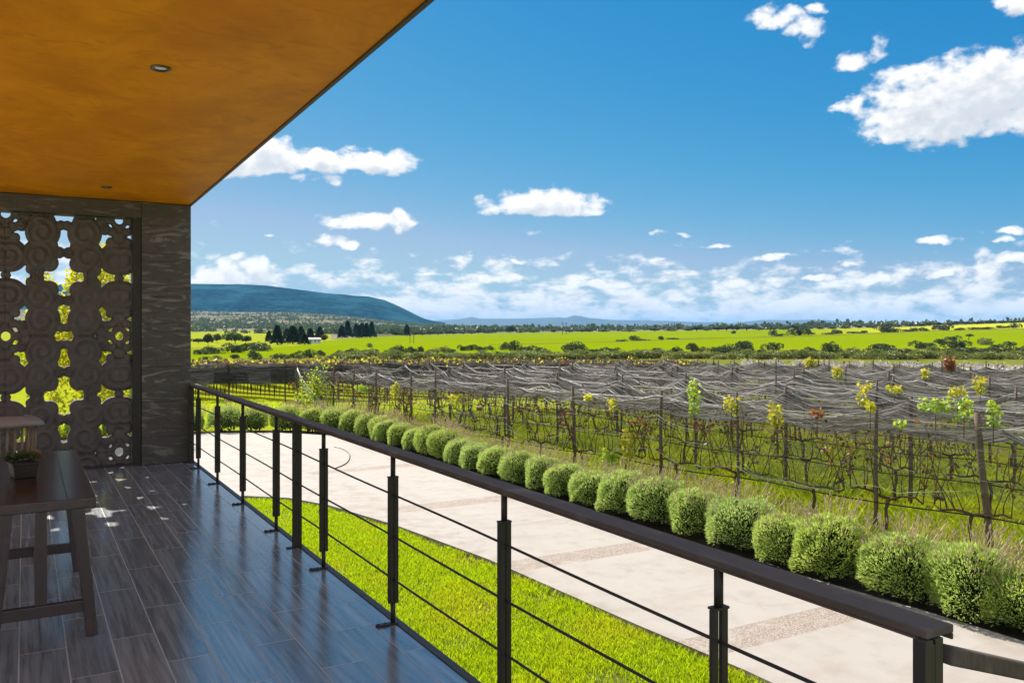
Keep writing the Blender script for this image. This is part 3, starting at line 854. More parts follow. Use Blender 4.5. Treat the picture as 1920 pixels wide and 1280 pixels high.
def lavender_variant(i):
    rg = np.random.default_rng(100 + i); n = 8500
    D = rand_dirs(rg, n, -.55)
    lump = 1 + .22 * (fbm(D[:, 0] * 2.3 + 9 * i + 5, D[:, 1] * 2.3 + D[:, 2] * 1.9 + 7, 3) - .5) * 2
    rad = (.325 + .06 * rg.random(n) ** .7) * lump
    boxy = 1 / (np.abs(D) ** 2.9).sum(1) ** (1 / 2.9) * .94
    P = D * (rad * boxy)[:, None] * np.array([1, 1, .98]); P[:, 2] += .33
    P[:, 2] = np.maximum(P[:, 2], .015)
    G = D * .75 + np.array([0, 0, .55]) + rg.normal(0, .28, (n, 3)); G /= np.linalg.norm(G, axis=1, keepdims=True)
    V = quads_at(rg, P - G * .02, G, rg.uniform(.022, .052, n), rg.uniform(.007, .012, n))
    t = np.clip(.35 * rg.random(n) + .5 * (fbm(D[:, 0] * 4 + i, D[:, 1] * 4 + D[:, 2] * 3, 3) - .2) + .3 * (rad - .28) / .12, 0, 1)
    root = empty('lavender_bush')
    fo = link('foliage', leafmesh('foliage', V, t), M['lavender'], root)
    # inner twigs
    n2 = 700; D2 = rand_dirs(rg, n2, -.9); P2 = D2 * rg.uniform(.08, .27, (n2, 1)); P2[:, 2] = np.maximum(P2[:, 2] + .31, .01)
    V2 = quads_at(rg, P2, rand_dirs(rg, n2), .13, .06)
    link('inner_twigs', leafmesh('inner_twigs', V2, rg.random(n2)), M['lavcore'], root)
    m = 125 + 30 * (i % 3)
    a = rg.uniform(0, 2 * np.pi, m); q = np.sqrt(rg.random(m)) * .33
    P3 = np.stack([np.cos(a) * q + .06, np.sin(a) * q, .33 + np.sqrt(np.maximum(.36 ** 2 - q ** 2, .01)) * .75], 1)
    G3 = np.stack([np.cos(a) * q * 1.5, np.sin(a) * q * 1.5, np.ones(m)], 1) + rg.normal(0, .16, (m, 3)) + np.array([.12, -.05, 0])
    G3 /= np.linalg.norm(G3, axis=1, keepdims=True)
    Ls = rg.uniform(.12, .30, m) * (.6 + .7 * (P3[:, 0] > 0))
    Va = quads_at(rg, P3, G3, Ls, .006)
    Vb = quads_at(rg, P3 + G3 * (Ls * .72)[:, None], G3, rg.uniform(.05, .085, m), .016)
    Vc = quads_at(rg, P3 + G3 * (Ls * .72)[:, None], G3, rg.uniform(.05, .085, m), .016)
    tt = np.concatenate([rg.uniform(0, .4, m), rg.uniform(.3, 1, m), rg.uniform(.3, 1, m)])
    link('flower_stalks', leafmesh('flower_stalks', np.concatenate([Va, Vb, Vc]), tt), M['stalk'], root)
    return root
LAV = [lavender_variant(i) for i in range(5)]

def hedge():
    pxs = [1905, 1812, 1690, 1562, 1475, 1385, 1300, 1232, 1172, 1115, 1065, 1022, 983, 940, 905, 872, 842, 816, 790, 762, 738, 712, 690, 666, 645]
    pts = []
    for p in pxs:
        t = (p - CX) / F
        for X0 in (8.16,):
            Y = X0 * (CT - t * ST) / (ST + t * CT); pts.append((X0 + .16 * max(0, 6.3 - Y) * .5 - .09 * ss(Y, 9, 14), Y))
    # behind the last one the hedge turns left around the end of the drive
    pts = [q for q in pts if q[1] < 20.5]
    arc = [(8.0, 20.6), (7.95, 21.4), (7.78, 22.2), (7.5, 22.95), (7.05, 23.65), (6.45, 24.25), (5.75, 24.7), (4.95, 25.0), (4.1, 25.2), (3.2, 25.35), (2.2, 25.4), (1.3, 25.45), (.4, 25.45), (-.5, 25.45), (-1.5, 25.45)]
    pts += arc
    sizes = {0: .88, 1: .98, 2: 1.02, 3: 1.0, 4: .84, 5: 1.0}
    used = set()
    N = len(pts)
    for i, (x, y) in enumerate(pts):
        v = i % 5
        o = LAV[v] if v not in used else copy_tree(LAV[v])
        used.add(v)
        s = sizes.get(i, random.uniform(.80, 1.0))
        if i > 8: s *= 1.0
        o.location = (x + random.uniform(-.05, .05), y, -1.262); o.rotation_euler = (0, 0, random.uniform(-.6, .6)); o.scale = (s * random.uniform(1.12, 1.3), s * random.uniform(1.12, 1.3), s * random.uniform(.98, 1.12))
        look = 'large rounded' if s > .95 else ('smaller' if s < .86 else 'rounded')
        if i < N - len(arc): lab = f'{look} lavender bush beside the straight concrete drive, {nth(i + 1)} from the right'
        else: lab = f'{look} lavender bush round the far end of the drive, {nth(N - i)} from the left'
        tag(o, lab, 'bush', 'lavender bushes along the concrete drive')
hedge()

# edging hose along the bed and the hose lying on the drive
def tube_thing(name, pts, rad, mat, label, cat, n=6):
    t = MB(); t.tube(pts, rad, n); o = t.build(name, mat); tag(o, label, cat); return o
eo = offset_out(DRIVE_OUT[5:], .07)
pp = []
for a, b in zip(eo[:-1], eo[1:]):
    for k in range(12): f = k / 12; pp.append((a[0] * (1 - f) + b[0] * f, a[1] * (1 - f) + b[1] * f + .0, -1.235 + .012 * math.sin(len(pp) * .9)))
tube_thing('irrigation_hose', pp, .014, M['hose'], 'black irrigation hose lying along the edge of the lavender bed', 'hose')
hp = []
ctrl = [(627, 838), (640, 841), (652, 848), (656, 856), (652, 866), (642, 873), (629, 878)]
for (a, b) in ctrl:
    c = (EYE - DRIVE_Z) * F / (b - HY); d2 = ray(a) * c; hp.append(Vector((d2[0], d2[1], DRIVE_Z + .009)))
hs = []
for i in range(len(hp) - 1):
    p0, p1, p2, p3 = hp[max(i - 1, 0)], hp[i], hp[i + 1], hp[min(i + 2, len(hp) - 1)]
    for k in range(8):
        t = k / 8
        hs.append(.5 * ((2 * p1) + (p2 - p0) * t + (2 * p0 - 5 * p1 + 4 * p2 - p3) * t * t + (3 * p1 - p0 - 3 * p2 + p3) * t ** 3))
hs.append(hp[-1])
tube_thing('garden_hose', hs, .011, M['hose'], 'thin dark hose curling on the far part of the concrete drive', 'hose')

# ================================================================== NEAR VINEYARD BLOCK
P0 = np.array([7.68, 27.2]); DV = np.array([.155, -.988]); NV = np.array([.988, .155]); RS = 2.5
def rowpt(k, s): return P0 + NV * (RS * k) + DV * s
def row_s(k, px):
    """distance along row k at which it is seen at that bearing."""
    d = ray(px); o = P0 + NV * RS * k
    A = np.array([[d[0], -DV[0]], [d[1], -DV[1]]]); return np.linalg.solve(A, o)[1]
NROW = 11
WIRE = 1.72
row_posts = {}
row_len = {}
for k in range(NROW):
    s_end = row_s(k, 2010 if k else 2060)
    row_len[k] = s_end
    if k == 0:
        row_posts[0] = [(row_s(0, p), p) for p in (558, 625, 661, 705, 772, 815, 954, 1079, 1239, 1386, 1642, 1858, 1990)]
    else:
        l = []; s = .1
        while s < s_end:
            l.append((s, None)); s += random.uniform(2.0, 2.7)
        row_posts[k] = l

def post_proto(h, lean, r):
    t = MB(); n = 7; pts = []; rad = []
    for i in range(n):
        f = i / (n - 1); pts.append((lean * f + .006 * math.sin(i * 2.1), .006 * math.cos(i * 1.7), -.1 + (h + .1) * f)); rad.append(r * (1.08 - .16 * f))
    t.tube(pts, rad, 9); return t.mesh('vine_post')
PM = [post_proto(1.84, .03, .030), post_proto(1.90, -.05, .024), post_proto(1.80, .07, .034), post_proto(1.95, -.02, .027)]
for p in PM: p.materials.append(M['post'])
LEAN = post_proto(1.86, .0, .046); LEAN.materials.append(M['post'])
ROWN = ['front netted row', 'second netted row', 'third netted row', 'fourth netted row', 'fifth netted row', 'sixth netted row', 'seventh netted row', 'eighth netted row', 'ninth netted row', 'tenth netted row', 'rearmost netted row']
for k in range(NROW):
    shown = [q for q in row_posts[k] if pix_of(*rowpt(k, q[0]), 0.)[0] < 1928]
    n = len(shown)
    for i, (s, px) in enumerate(shown):
        x, y = rowpt(k, s); z = float(terrain(x, y))
        o = link('vine_post', LEAN if px == 1858 else random.choice(PM), None, loc=(x, y, z))
        o.rotation_euler = (0, 0, random.uniform(0, 6.28))
        j = n - i
        if px == 1858:
            o.rotation_euler = (R(-7), R(9), R(20)); tag(o, 'thick dark wooden post leaning at the right of the front netted row', 'post')
        else:
            end = 'at the left end of' if i == 0 else f'{nth(j)} from the right in'
            tag(o, f'{["dark slim", "weathered brown"][k == 0 and px in (1642, 1079)]} wooden vine post {end} the {ROWN[k]}', 'post')
        o['group'] = 'wooden posts of the netted vine rows'

def wire_z(k, s):
    """height of the net over row k at s: pulled up at posts, sagging between."""
    ps = np.array([p[0] for p in row_posts[k]]); s = np.asarray(s, float)
    dd = np.min(np.abs(s[..., None] - ps), -1)
    idx = np.clip(np.searchsorted(ps, s) - 1, 0, len(ps) - 2)
    f = np.clip((s - ps[idx]) / (ps[idx + 1] - ps[idx]), 0, 1)
    amp = .13 if k == 0 else (.08 + .2 * vnoise(idx * 5.3 + k, idx * 0 + .2))
    big = .10 * (vnoise(ps * 3.1 + k * 7, 0 * ps + .5) - .4)
    hz = np.interp(s, ps, big)
    return WIRE - .04 + hz - amp * 4 * f * (1 - f) + (.05 if k else .02) * np.exp(-dd / .28)
def net_rows():
    for k in range(NROW):
        last = k == NROW - 1
        s1 = row_len[k] + .3
        ns = int(s1 / .085); nu = 34
        s = np.linspace(-.15, s1, ns); u = np.linspace(0, 1, nu)
        S, U = np.meshgrid(s, u, indexing='ij')
        za = wire_z(k, S); zb = wire_z(k + 1, S) if not last else za - .9
        W = RS if not last else .9
        mid = .30 + .35 * fbm(S * .45 + k * 9, U * .6 + k, 3)
        z = za * (1 - U) + zb * U - mid * 4 * U * (1 - U) * .62
        rid = 1 - np.abs(2 * fbm(S * .75 + k * 3 + U * 1.5, U * 9 + 2.5 * fbm(S * .5, U * 2 + k, 2), 4) - 1)
        z = z + .16 * (rid - .72) + .05 * (fbm(S * 4, U * 7 + k, 3) - .5)
        x = P0[0] + NV[0] * (RS * k + W * U) + DV[0] * S; y = P0[1] + NV[1] * (RS * k + W * U) + DV[1] * S
        g = terrain(x, y)
        V = np.stack([x, y, g + z], -1).reshape(-1, 3)
        su = np.stack([S, U * RS + k * 11.3, S * 0], -1).reshape(-1, 3)
        o = link('bird_net', npmesh('bird_net', V, grid_quads(ns, nu), True, dict(su=su)), M['net'])
        where = 'over the front vine row' if k == 0 else f'over the {ROWN[k].replace(" netted row", "")} vine row from the drive'
        tag(o, f'grey bird netting draped and bunched {where}', 'netting', 'bird nets over the vine rows')
        # bunched folds: thicker twisted ropes of net running with the row
        rg = np.random.default_rng(50 + k); t = MB()
        nf = int((70 if k < 5 else 44) * s1 / 22)
        for _ in range(nf):
            a = rg.uniform(0, s1 - 1); L = rg.uniform(1.2, 5.5); u0 = rg.beta(.7, 1.1); du = rg.normal(0, .16); b = min(a + L, s1)
            q = max(5, int((b - a) / .22)); ss_ = np.linspace(a, b, q); uu = np.clip(u0 + du * np.linspace(0, 1, q) ** 2 + .035 * (fbm(ss_ * 1.3 + _, ss_ * 0 + .3, 3) - .5) * 2, 0, 1)
            iz = np.clip(np.round((ss_ + .15) / (s1 + .15) * (ns - 1)).astype(int), 0, ns - 1); iu = np.round(uu * (nu - 1)).astype(int)
            zz = (g + z)[iz, iu] + .012 + .03 * (fbm(ss_ * 2.5, ss_ * 0 + _, 2) - .4)
            pts = np.stack([P0[0] + NV[0] * (RS * k + W * uu) + DV[0] * ss_, P0[1] + NV[1] * (RS * k + W * uu) + DV[1] * ss_, zz], 1)
            r0 = rg.uniform(.003, .0095) * (1 + .05 * k); w = np.sin(np.linspace(.25, math.pi - .25, q)) ** .5
            t.tube(pts, list(r0 * w), 4)
        # guy folds from the post tops: the net is pulled into tents there
        if k:
            for (sp, _p) in row_posts[k]:
                for q in range(2):
                    ang = rg.uniform(-1, 1) * 1.3 + (0 if rg.random() < .5 else math.pi); L = rg.uniform(.5, 1.3)
                    e_s = np.clip(sp + math.cos(ang) * L, 0, s1 - .1); e_u = np.clip(abs(math.sin(ang) * L) / RS, 0, 1)
                    ss_ = np.linspace(sp, e_s, 6); uu = np.linspace(0.01, e_u, 6)
                    iz = np.clip(np.round((ss_ + .15) / (s1 + .15) * (ns - 1)).astype(int), 0, ns - 1); iu = np.round(uu * (nu - 1)).astype(int)
                    zz = (g + z)[iz, iu] + .02
                    t.tube(np.stack([P0[0] + NV[0] * (RS * k + W * uu) + DV[0] * ss_, P0[1] + NV[1] * (RS * k + W * uu) + DV[1] * ss_, zz], 1), [.010, .009, .008, .006, .005, .003], 4)
        t.build('bunched_folds', M['fold'], o)
        if k in (0, 1):
            # the side that hangs down the near face of the row
            nv = 30; v = np.linspace(0, 1, nv); S2, V2 = np.meshgrid(s, v, indexing='ij')
            hang = (.62 + .75 * fbm(S2 * .33 + 4 + k * 5, S2 * 0 + .7, 3)) if k == 0 else .55 + 0 * S2
            hang = hang + .25 * ss(S2, 7, 0) * (k == 0)
            zz = wire_z(k, S2) - hang * V2 + .05 * (fbm(S2 * 2.2, V2 * 5, 3) - .5) * V2
            off = .06 + .16 * V2 * (fbm(S2 * .9 + 2, V2 * 1.3, 3) - .15) + .05 * (fbm(S2 * 5, V2 * 2.5 + 3, 3) - .5)
            x2 = P0[0] + NV[0] * (RS * k - off) + DV[0] * S2; y2 = P0[1] + NV[1] * (RS * k - off) + DV[1] * S2
            g2 = terrain(x2, y2)
            su = np.stack([S2, V2 * 1.4 + 40 + k * 7, S2 * 0], -1).reshape(-1, 3)
            link('hanging_side', npmesh('hanging_side', np.stack([x2, y2, g2 + zz], -1).reshape(-1, 3), grid_quads(ns, nv), True, dict(su=su)), M['apron'], o)
            t = MB()
            for _ in range(28 if k == 0 else 14):
                a = rg.uniform(0, s1 - 1.5); L = rg.uniform(.8, 3.4); b = min(a + L, s1); q = max(5, int((b - a) / .2)); ss_ = np.linspace(a, b, q); f = np.linspace(0, 1, q)
                v0 = rg.uniform(0, 1); vv = np.clip(v0 + rg.normal(0, .12) * f + rg.uniform(-.05, .25) * 4 * f * (1 - f), 0, 1)
                if _ < 14: vv = np.clip(.95 + .05 * np.sin(ss_ * 3 + _), 0, 1)
                iz = np.clip(np.round((ss_ + .15) / (s1 + .15) * (ns - 1)).astype(int), 0, ns - 1); iv = np.round(vv * (nv - 1)).astype(int)
                pts = np.stack([x2[iz, iv] - .012, y2[iz, iv], (g2 + zz)[iz, iv]], 1); r0 = rg.uniform(.002, .0055)
                t.tube(pts, list(r0 * np.sin(np.linspace(.25, math.pi - .25, q)) ** .5), 4)
            if k == 0:      # the gathered end of the net tied down from the end post
                for q in range(6):
                    a = rg.uniform(-.02, .02); e = rg.uniform(2.2, 3.4); n_ = 9
                    t.tube([tuple(np.append(rowpt(0, .05 + e * f) - NV * (.06 + .10 * math.sin(3 * f) + a), GZ + 1.66 - 1.45 * f ** .8 + .05 * math.sin(5 * f + q))) for f in np.linspace(0, 1, n_)], .009, 4)
            t.build('side_folds', M['fold'], o)
net_rows()

def trellis():
    for k in range(4):
        t = MB(); L = row_len[k]
        ss_ = np.linspace(0, L, int(L / .5))
        for h, r in ((.95, .0045), (1.35, .004), (1.66, .005)):
            t.tube([tuple(np.append(p, float(terrain(*p)) + h + .01 * math.sin(s * 1.3 + h))) for s, p in ((s, rowpt(k, s) + NV * .03) for s in ss_)], r, 4)
        o = t.build('trellis_wire', M['wire'])
        tag(o, f'thin taut galvanised wires strung along the {ROWN[k].replace(" netted", " vine")}', 'wire', 'trellis wires of the vine rows')
        t = MB()
        t.tube([tuple(np.append(p, float(terrain(*p)) + .50 - .05 * abs(math.sin(s * .9 + k)))) for s, p in ((s, rowpt(k, s) - NV * .02) for s in ss_)], .011, 6)
        o = t.build('drip_hose', M['hose'])
        tag(o, f'black drip irrigation hose hung low along the {ROWN[k].replace(" netted", " vine")}', 'hose', 'drip hoses of the vine rows')
trellis()

def vine_variant(i):
    rg = np.random.default_rng(300 + i); root = empty('grape_vine')
    t = MB(); lean = rg.normal(0, .08)
    base = [(0, 0, -.05), (lean * .3 + .01, .02, .18), (lean * .7, -.02, .36), (lean, .01, .52)]
    t.tube(base, [.034, .026, .024, .027], 7)
    tips = []
    for sgn in (-1, 1):
        L = rg.uniform(.35, .62); arm = []
        for q in range(6):
            f = q / 5; arm.append((lean + rg.normal(0, .012), sgn * L * f, .52 + .10 * math.sin(f * 2.2) - .12 * f * rg.random()))
        t.tube(arm, [.023, .020, .018, .016, .014, .011], 6)
        for q in range(1, 6):
            for _ in range(int(rg.random() < .95) + int(rg.random() < .3)):
                p = np.array(arm[q]); d = np.array([rg.normal(0, .16), sgn * rg.uniform(-.1, .35), 1.]); pts = [p]; H = rg.uniform(.7, 1.2); m = 7
                for j in range(m):
                    d = d + rg.normal(0, .17, 3) * np.array([1, 1, .25]); p = p + d / np.linalg.norm(d) * H / m; pts.append(p)
                t.tube([tuple(a) for a in pts], list(np.linspace(.0088, .0035, m + 1)), 5); tips.append(pts)
                if rg.random() < .7:
                    j = rg.integers(2, 6); p = pts[j]; d = np.array([rg.normal(0, 1), rg.normal(0, 1), rg.normal(.1, .5)]); pp = [p]
                    for _q in range(4): d = d + rg.normal(0, .3, 3); p = p + d / np.linalg.norm(d) * .09; pp.append(p)
                    t.tube([tuple(a) for a in pp], [.005, .004, .003, .002, .002], 4)
    t.build('trunk_and_canes', M['bark'], root)
    P = []
    for pts in tips:
        for _ in range(rg.integers(0, 4)):
            j = rg.integers(4, len(pts)); P.append(pts[j] + rg.normal(0, .05, 3))
    for _ in range(5):      # withered bunches
        c = tips[rg.integers(len(tips))][rg.integers(2, 6)]
        for q in range(9): P.append(c + rg.normal(0, .035, 3))
    for q in range(16): P.append(np.array([lean + rg.normal(0, .10), rg.uniform(-.6, .6), 1.40 + rg.normal(0, .10)]))
    P = np.array(P); n = len(P)
    D = rand_dirs(rg, n, -1); D[:, 2] -= .5; D /= np.linalg.norm(D, axis=1, keepdims=True)
    link('dry_leaves', leafmesh('dry_leaves', quads_at(rg, P, D, rg.uniform(.05, .10, n), rg.uniform(.035, .08, n)), rg.random(n) ** 1.4), M['dryleaf'], root)
    return root
VINES = [vine_variant(i) for i in range(6)]
used_v = set()
vine_objs = []
for k in range(4):
    s = .7 if k else .55; i = 0; L = row_len[k]; spots = []
    while s < L and pix_of(*rowpt(k, s), 0.)[0] < 1950: spots.append(s); s += random.uniform(1.1, 1.45) * (1 if k == 0 else 1.25)
    for i, s in enumerate(spots):
        v = random.randrange(6) if len(used_v) == 6 else len(used_v)
        o = VINES[v] if v not in used_v else copy_tree(VINES[v]); used_v.add(v)
        x, y = rowpt(k, s); o.location = (x, y, float(terrain(x, y))); o.rotation_euler = (0, 0, math.atan2(DV[1], DV[0]) - math.pi / 2 + random.choice((0, math.pi)) + random.uniform(-.1, .1))
        sc = random.uniform(.92, 1.06); o.scale = (sc, sc, sc)
        tag(o, f'bare brown grape vine with withered leaves, {nth(len(spots) - i)} from the right in the {ROWN[k].replace(" netted", " vine")}', 'vine', 'grape vines under the nets')
        vine_objs.append((k, s, o))

def lobed_leaf_mesh(name, P, N_, size, rg, tint, axis):
    """five-lobed vine leaves, cupped"""
    V = []; Q = []; T = []
    out = [(0, 0), (.35, -.10), (.55, .25), (.38, .42), (.48, .78), (.2, .72), (0, 1.05), (-.2, .72), (-.48, .78), (-.38, .42), (-.55, .25), (-.35, -.10)]
    for p, nr, s, tn in zip(P, N_, size, tint):
        nr = nr / np.linalg.norm(nr); d = np.cross(nr, rg.normal(0, 1, 3)); d /= np.linalg.norm(d); x = np.cross(d, nr); o = len(V)
        V.append(p + d * s * .35); T.append(tn)
        for (a, b) in out: V.append(p + x * a * s + d * b * s + nr * s * (.18 * (abs(a) * 1.6 + b * b * .3))); T.append(tn)
        m = len(out); Q += [(o, o + 1 + j, o + 1 + (j + 1) % m) for j in range(m)]
        A = axis; f = np.clip((p[2] - A[0][2]) / (A[1][2] - A[0][2]), 0, 1); q = A[0] + (A[1] - A[0]) * f - np.array([0, 0, .03])
        o = len(V); V += [p, p + np.array([0, 0, .004]), q, q + np.array([0, 0, .004])]; T += [tn * .6] * 4; Q += [(o, o + 1, o + 2), (o + 1, o + 3, o + 2)]
    return npmesh(name, np.array(V), np.array(Q), True, dict(tint=np.array(T)))
def shoots():
    # (bearing, picture height of its middle, row, width m, height m, material)
    spec = [(748, 735, 0, .25, .5, 'yellowleaf'), (864, 748, 0, .55, .22, 'yellowleaf'), (1310, 745, 0, .22, .62, 'limeleaf'), (1380, 760, 0, .28, .26, 'yellowleaf'),
            (1461, 778, 0, .26, .36, 'yellowleaf'), (1619, 745, 1, .22, .5, 'yellowleaf'), (1762, 760, 0, .48, .17, 'limeleaf'), (1815, 766, 0, .24, .28, 'limeleaf'),
            (1870, 775, 0, .18, .30, 'limeleaf'), (1640, 764, 0, .16, .12, 'yellowleaf'), (1187, 840, 0, .32, .62, 'yellowleaf'), (1155, 858, 0, .45, .3, 'limeleaf'), (1838, 722, 2, .22, .3, 'yellowleaf'),
            (1796, 733, 1, .3, .18, 'yellowleaf'), (805, 720, 1, .25, .2, 'yellowleaf'), (690, 728, 0, .6, .16, 'limeleaf'), (1155, 756, 0, .25, .18, 'yellowleaf'), (1112, 746, 0, .2, .14, 'yellowleaf'),
            (1678, 730, 2, .3, .14, 'yellowleaf'), (1540, 775, 0, .2, .1, 'orange'), (1570, 698, 4, .3, .3, 'yellowleaf'), (1520, 683, 7, .5, .4, 'yellowleaf'), (1780, 683, 7, .4, .4, 'orange'), (1735, 700, 4, .2, .25, 'yellowleaf'),
            (600, 735, 0, .4, .5, 'limeleaf'), (1695, 796, 0, .2, .10, 'limeleaf')]
    for q, (px, py, k, w, h, mt) in enumerate(spec):
        rg = np.random.default_rng(700 + q); s = row_s(k, px); x, y = rowpt(k, s) - NV * (.12 if k == 0 else 0)
        c = ray(px); depth = x * c[0] / (c @ c) + y * c[1] / (c @ c); z = EYE - (py - HY) / F * depth
        n = int(18 + 95 * (w * h) / .12)
        d2 = c / np.linalg.norm(c); side = np.array([d2[1], -d2[0], 0])
        a = rg.uniform(-1, 1, n); b = rg.uniform(-1, 1, n); wob = .3 * np.sin(b * 3 + q)
        P = np.array([x, y, z]) + side * ((a * (.7 + .3 * rg.random(n)) * .5 + wob * .15) * w)[:, None] + np.array([0, 0, 1]) * (b * h * .5 + (np.sin(a * 4 + q) * .1 * h))[:, None] + np.array([d2[0], d2[1], 0]) * rg.normal(0, .06, n)[:, None]
        N_ = rg.normal(0, .6, (n, 3)) + np.array([-d2[0] * .4, -d2[1] * .4, .5])
        tn = np.clip(.2 + .5 * (P[:, 2] - z) / h + rg.normal(.2, .25, n), 0, 1)
        # it grows on the vine nearest to it
        best = min((vo for vo in vine_objs if vo[0] == min(k, 3)), key=lambda vo: abs(vo[1] - s))
        o = link('leafy_shoot', lobed_leaf_mesh('leafy_shoot', P, N_, rg.uniform(.032, .06, n) * (1 + .10 * k), rg, tn, (np.array([x, y, z - h * .5 - .02]), np.array([x, y, z]) + side * w * .2 + np.array([0, 0, h * .45]))), M[mt])
        st = MB(); st.tube([(x, y, z - h * .5 - .25), (x, y, z), tuple(np.array([x, y, z]) + side * w * .2 + np.array([0, 0, h * .45]))], [.006, .005, .003], 5)
        par = best[2]; mw = Matrix.LocRotScale(par.location, par.rotation_euler, par.scale).inverted()
        o.data.transform(mw); o.parent = par
        word = {'yellowleaf': 'bright yellow leafy shoot', 'limeleaf': 'lime green leafy shoot', 'orange': 'rusty orange leafy shoot'}[mt]
        o['label'] = word + ' poking through the net'
        sm = st.mesh('shoot_stem'); sm.transform(mw); link('shoot_stem', sm, M['bark'], o)
shoots()

def vineyard_grass():
    n = 150000
    s = RNG.uniform(-4, 26, n); w = RNG.uniform(-2.2, 8.5, n)
    x = P0[0] + NV[0] * w + DV[0] * s; y = P0[1] + NV[1] * w + DV[1] * s
    ok = (x > 8.55) & (y > 2) & (np.hypot(x, y) < 34)
    cxx = x * CT - y * ST; czz = x * ST + y * CT; ok &= np.abs(cxx / np.maximum(czz, .1)) < .66
    p = fbm(x * .9, y * .9, 4); ok &= RNG.random(n) < np.clip((p - .2) * 2.6, .12, 1)
    x, y = x[ok], y[ok]; z = terrain(x, y)
    h = RNG.uniform(.05, .2, len(x)) * (.6 + .9 * fbm(x * .6 + 3, y * .6, 3))
    o = blades('vineyard_grass', x, y, z - .01, h, RNG.uniform(.008, .02, len(x)) * (.7 + np.hypot(x, y) * .025), 1.1, M['vinegrass'])
    tag(o, 'tall yellow green grass growing between and under the vine rows', 'grass')
    # the verge beyond the end of the drive, with weeds in flower
    n = 60000
    x = RNG.uniform(-2, 9, n); y = RNG.uniform(25.5, 37.5, n); z = terrain(x, y)
    ok = fbm(x * .5 + 8, y * .5, 4) > .42; x, y, z = x[ok], y[ok], z[ok]
    o = blades('verge_grass', x, y, z - .01, RNG.uniform(.06, .22, len(x)), RNG.uniform(.02, .04, len(x)), 1.1, M['vinegrass'])
    tag(o, 'yellow green weedy grass beyond the far end of the drive', 'grass')
vineyard_grass()

# ================================================================== FAR VINEYARD BLOCKS
AD = np.array([math.sin(R(43.7)), math.cos(R(43.7))]); AN = np.array([AD[1], -AD[0]])
RFAR = 84.
def drape(name, pts, widths, zt, zl, mat, seed):
    """an inverted U of netting along a line of ground points."""
    pts = np.array(pts); n = len(pts); tan = np.gradient(pts, axis=0); tan /= np.linalg.norm(tan, axis=1, keepdims=True)
    nor = np.stack([tan[:, 1], -tan[:, 0]], 1); m = 13; u = np.linspace(-1, 1, m)
    V = []; su = []
    L = np.concatenate([[0], np.cumsum(np.linalg.norm(np.diff(pts, axis=0), axis=1))])
    for j, uu in enumerate(u):
        a = np.sign(uu) * min(1, abs(uu) * 1.9) * widths; zz = zt - (abs(uu) > .5) * (abs(uu) - .5) * 2 * (zt - zl)
        p = pts + nor * a; g = terrain(p[:, 0], p[:, 1])
        z = g + zz + .24 * (fbm(L * .8 + seed * 3, L * 0 + j * .35, 4) - .5) - .12 * np.abs(np.sin(L / 2.4 * np.pi + seed))
        V.append(np.stack([p[:, 0], p[:, 1], z], 1)); su.append(np.stack([L, L * 0 + j * .35 + seed * 7.7, L * 0], 1))
    V = np.array(V).transpose(1, 0, 2).reshape(-1, 3); su = np.array(su).transpose(1, 0, 2).reshape(-1, 3)
    return link(name, npmesh(name, V, grid_quads(n, m), True, dict(su=su)), mat)
canes = []   # (x, y, z, pale)
left_rows = []
for i in range(26):
    X0 = 5.2 + 2.4 * i
    y0 = max(37.6, (X0 + 2.5) / .955); y1 = math.sqrt(max(RFAR ** 2 - X0 ** 2, 0))
    if y1 - y0 < 4: break
    yy = np.arange(y0, y1, .45); pts = np.stack([np.full(len(yy), X0), yy], 1)
    o = drape('bird_net', pts, .72, 1.72, .95, M['farnet'], i + 1)
    tag(o, f'dark bird netting over the far vine row that is {nth(i + 1)} from the left', 'netting', 'bird nets over the far vine rows')
    left_rows.append((X0, y0, y1)); canes.append((pts, 0))
    for (yy_, w) in ((y0 - .12, 'near end'),):
        z = float(terrain(X0, yy_)); p = link('vine_post', random.choice(PM), None, loc=(X0, yy_, z)); p.rotation_euler = (random.uniform(-.03, .03), random.uniform(-.03, .03), random.uniform(0, 6))
        tag(p, f'wooden end post at the near end of the far vine row {nth(i + 1)} from the left', 'post', 'end posts of the far vine rows')
right_rows = []
for j in range(22):
    w = 2.6 + 2.3 * j
    r0 = 46.5; pts = np.array([AD * r + AN * w for r in np.arange(r0, RFAR + 4, .45) if math.hypot(r, w) < RFAR + 1])
    if len(pts) < 10: break
    o = drape('bird_net', pts, .68, 1.66, .9, M['palenet'], 40 + j)
    tag(o, f'pale grey netting over the far vine row {nth(j + 1)} to the right of the grassy aisle', 'netting', 'bird nets over the far vine rows')
    canes.append((pts, 1))
    x, y = pts[0] - AD * .1; p = link('vine_post', random.choice(PM), None, loc=(x, y, float(terrain(x, y)))); p.rotation_euler = (0, 0, random.uniform(0, 6))
    tag(p, f'wooden end post of the far vine row {nth(j + 1)} to the right of the grassy aisle', 'post', 'end posts of the far vine rows')
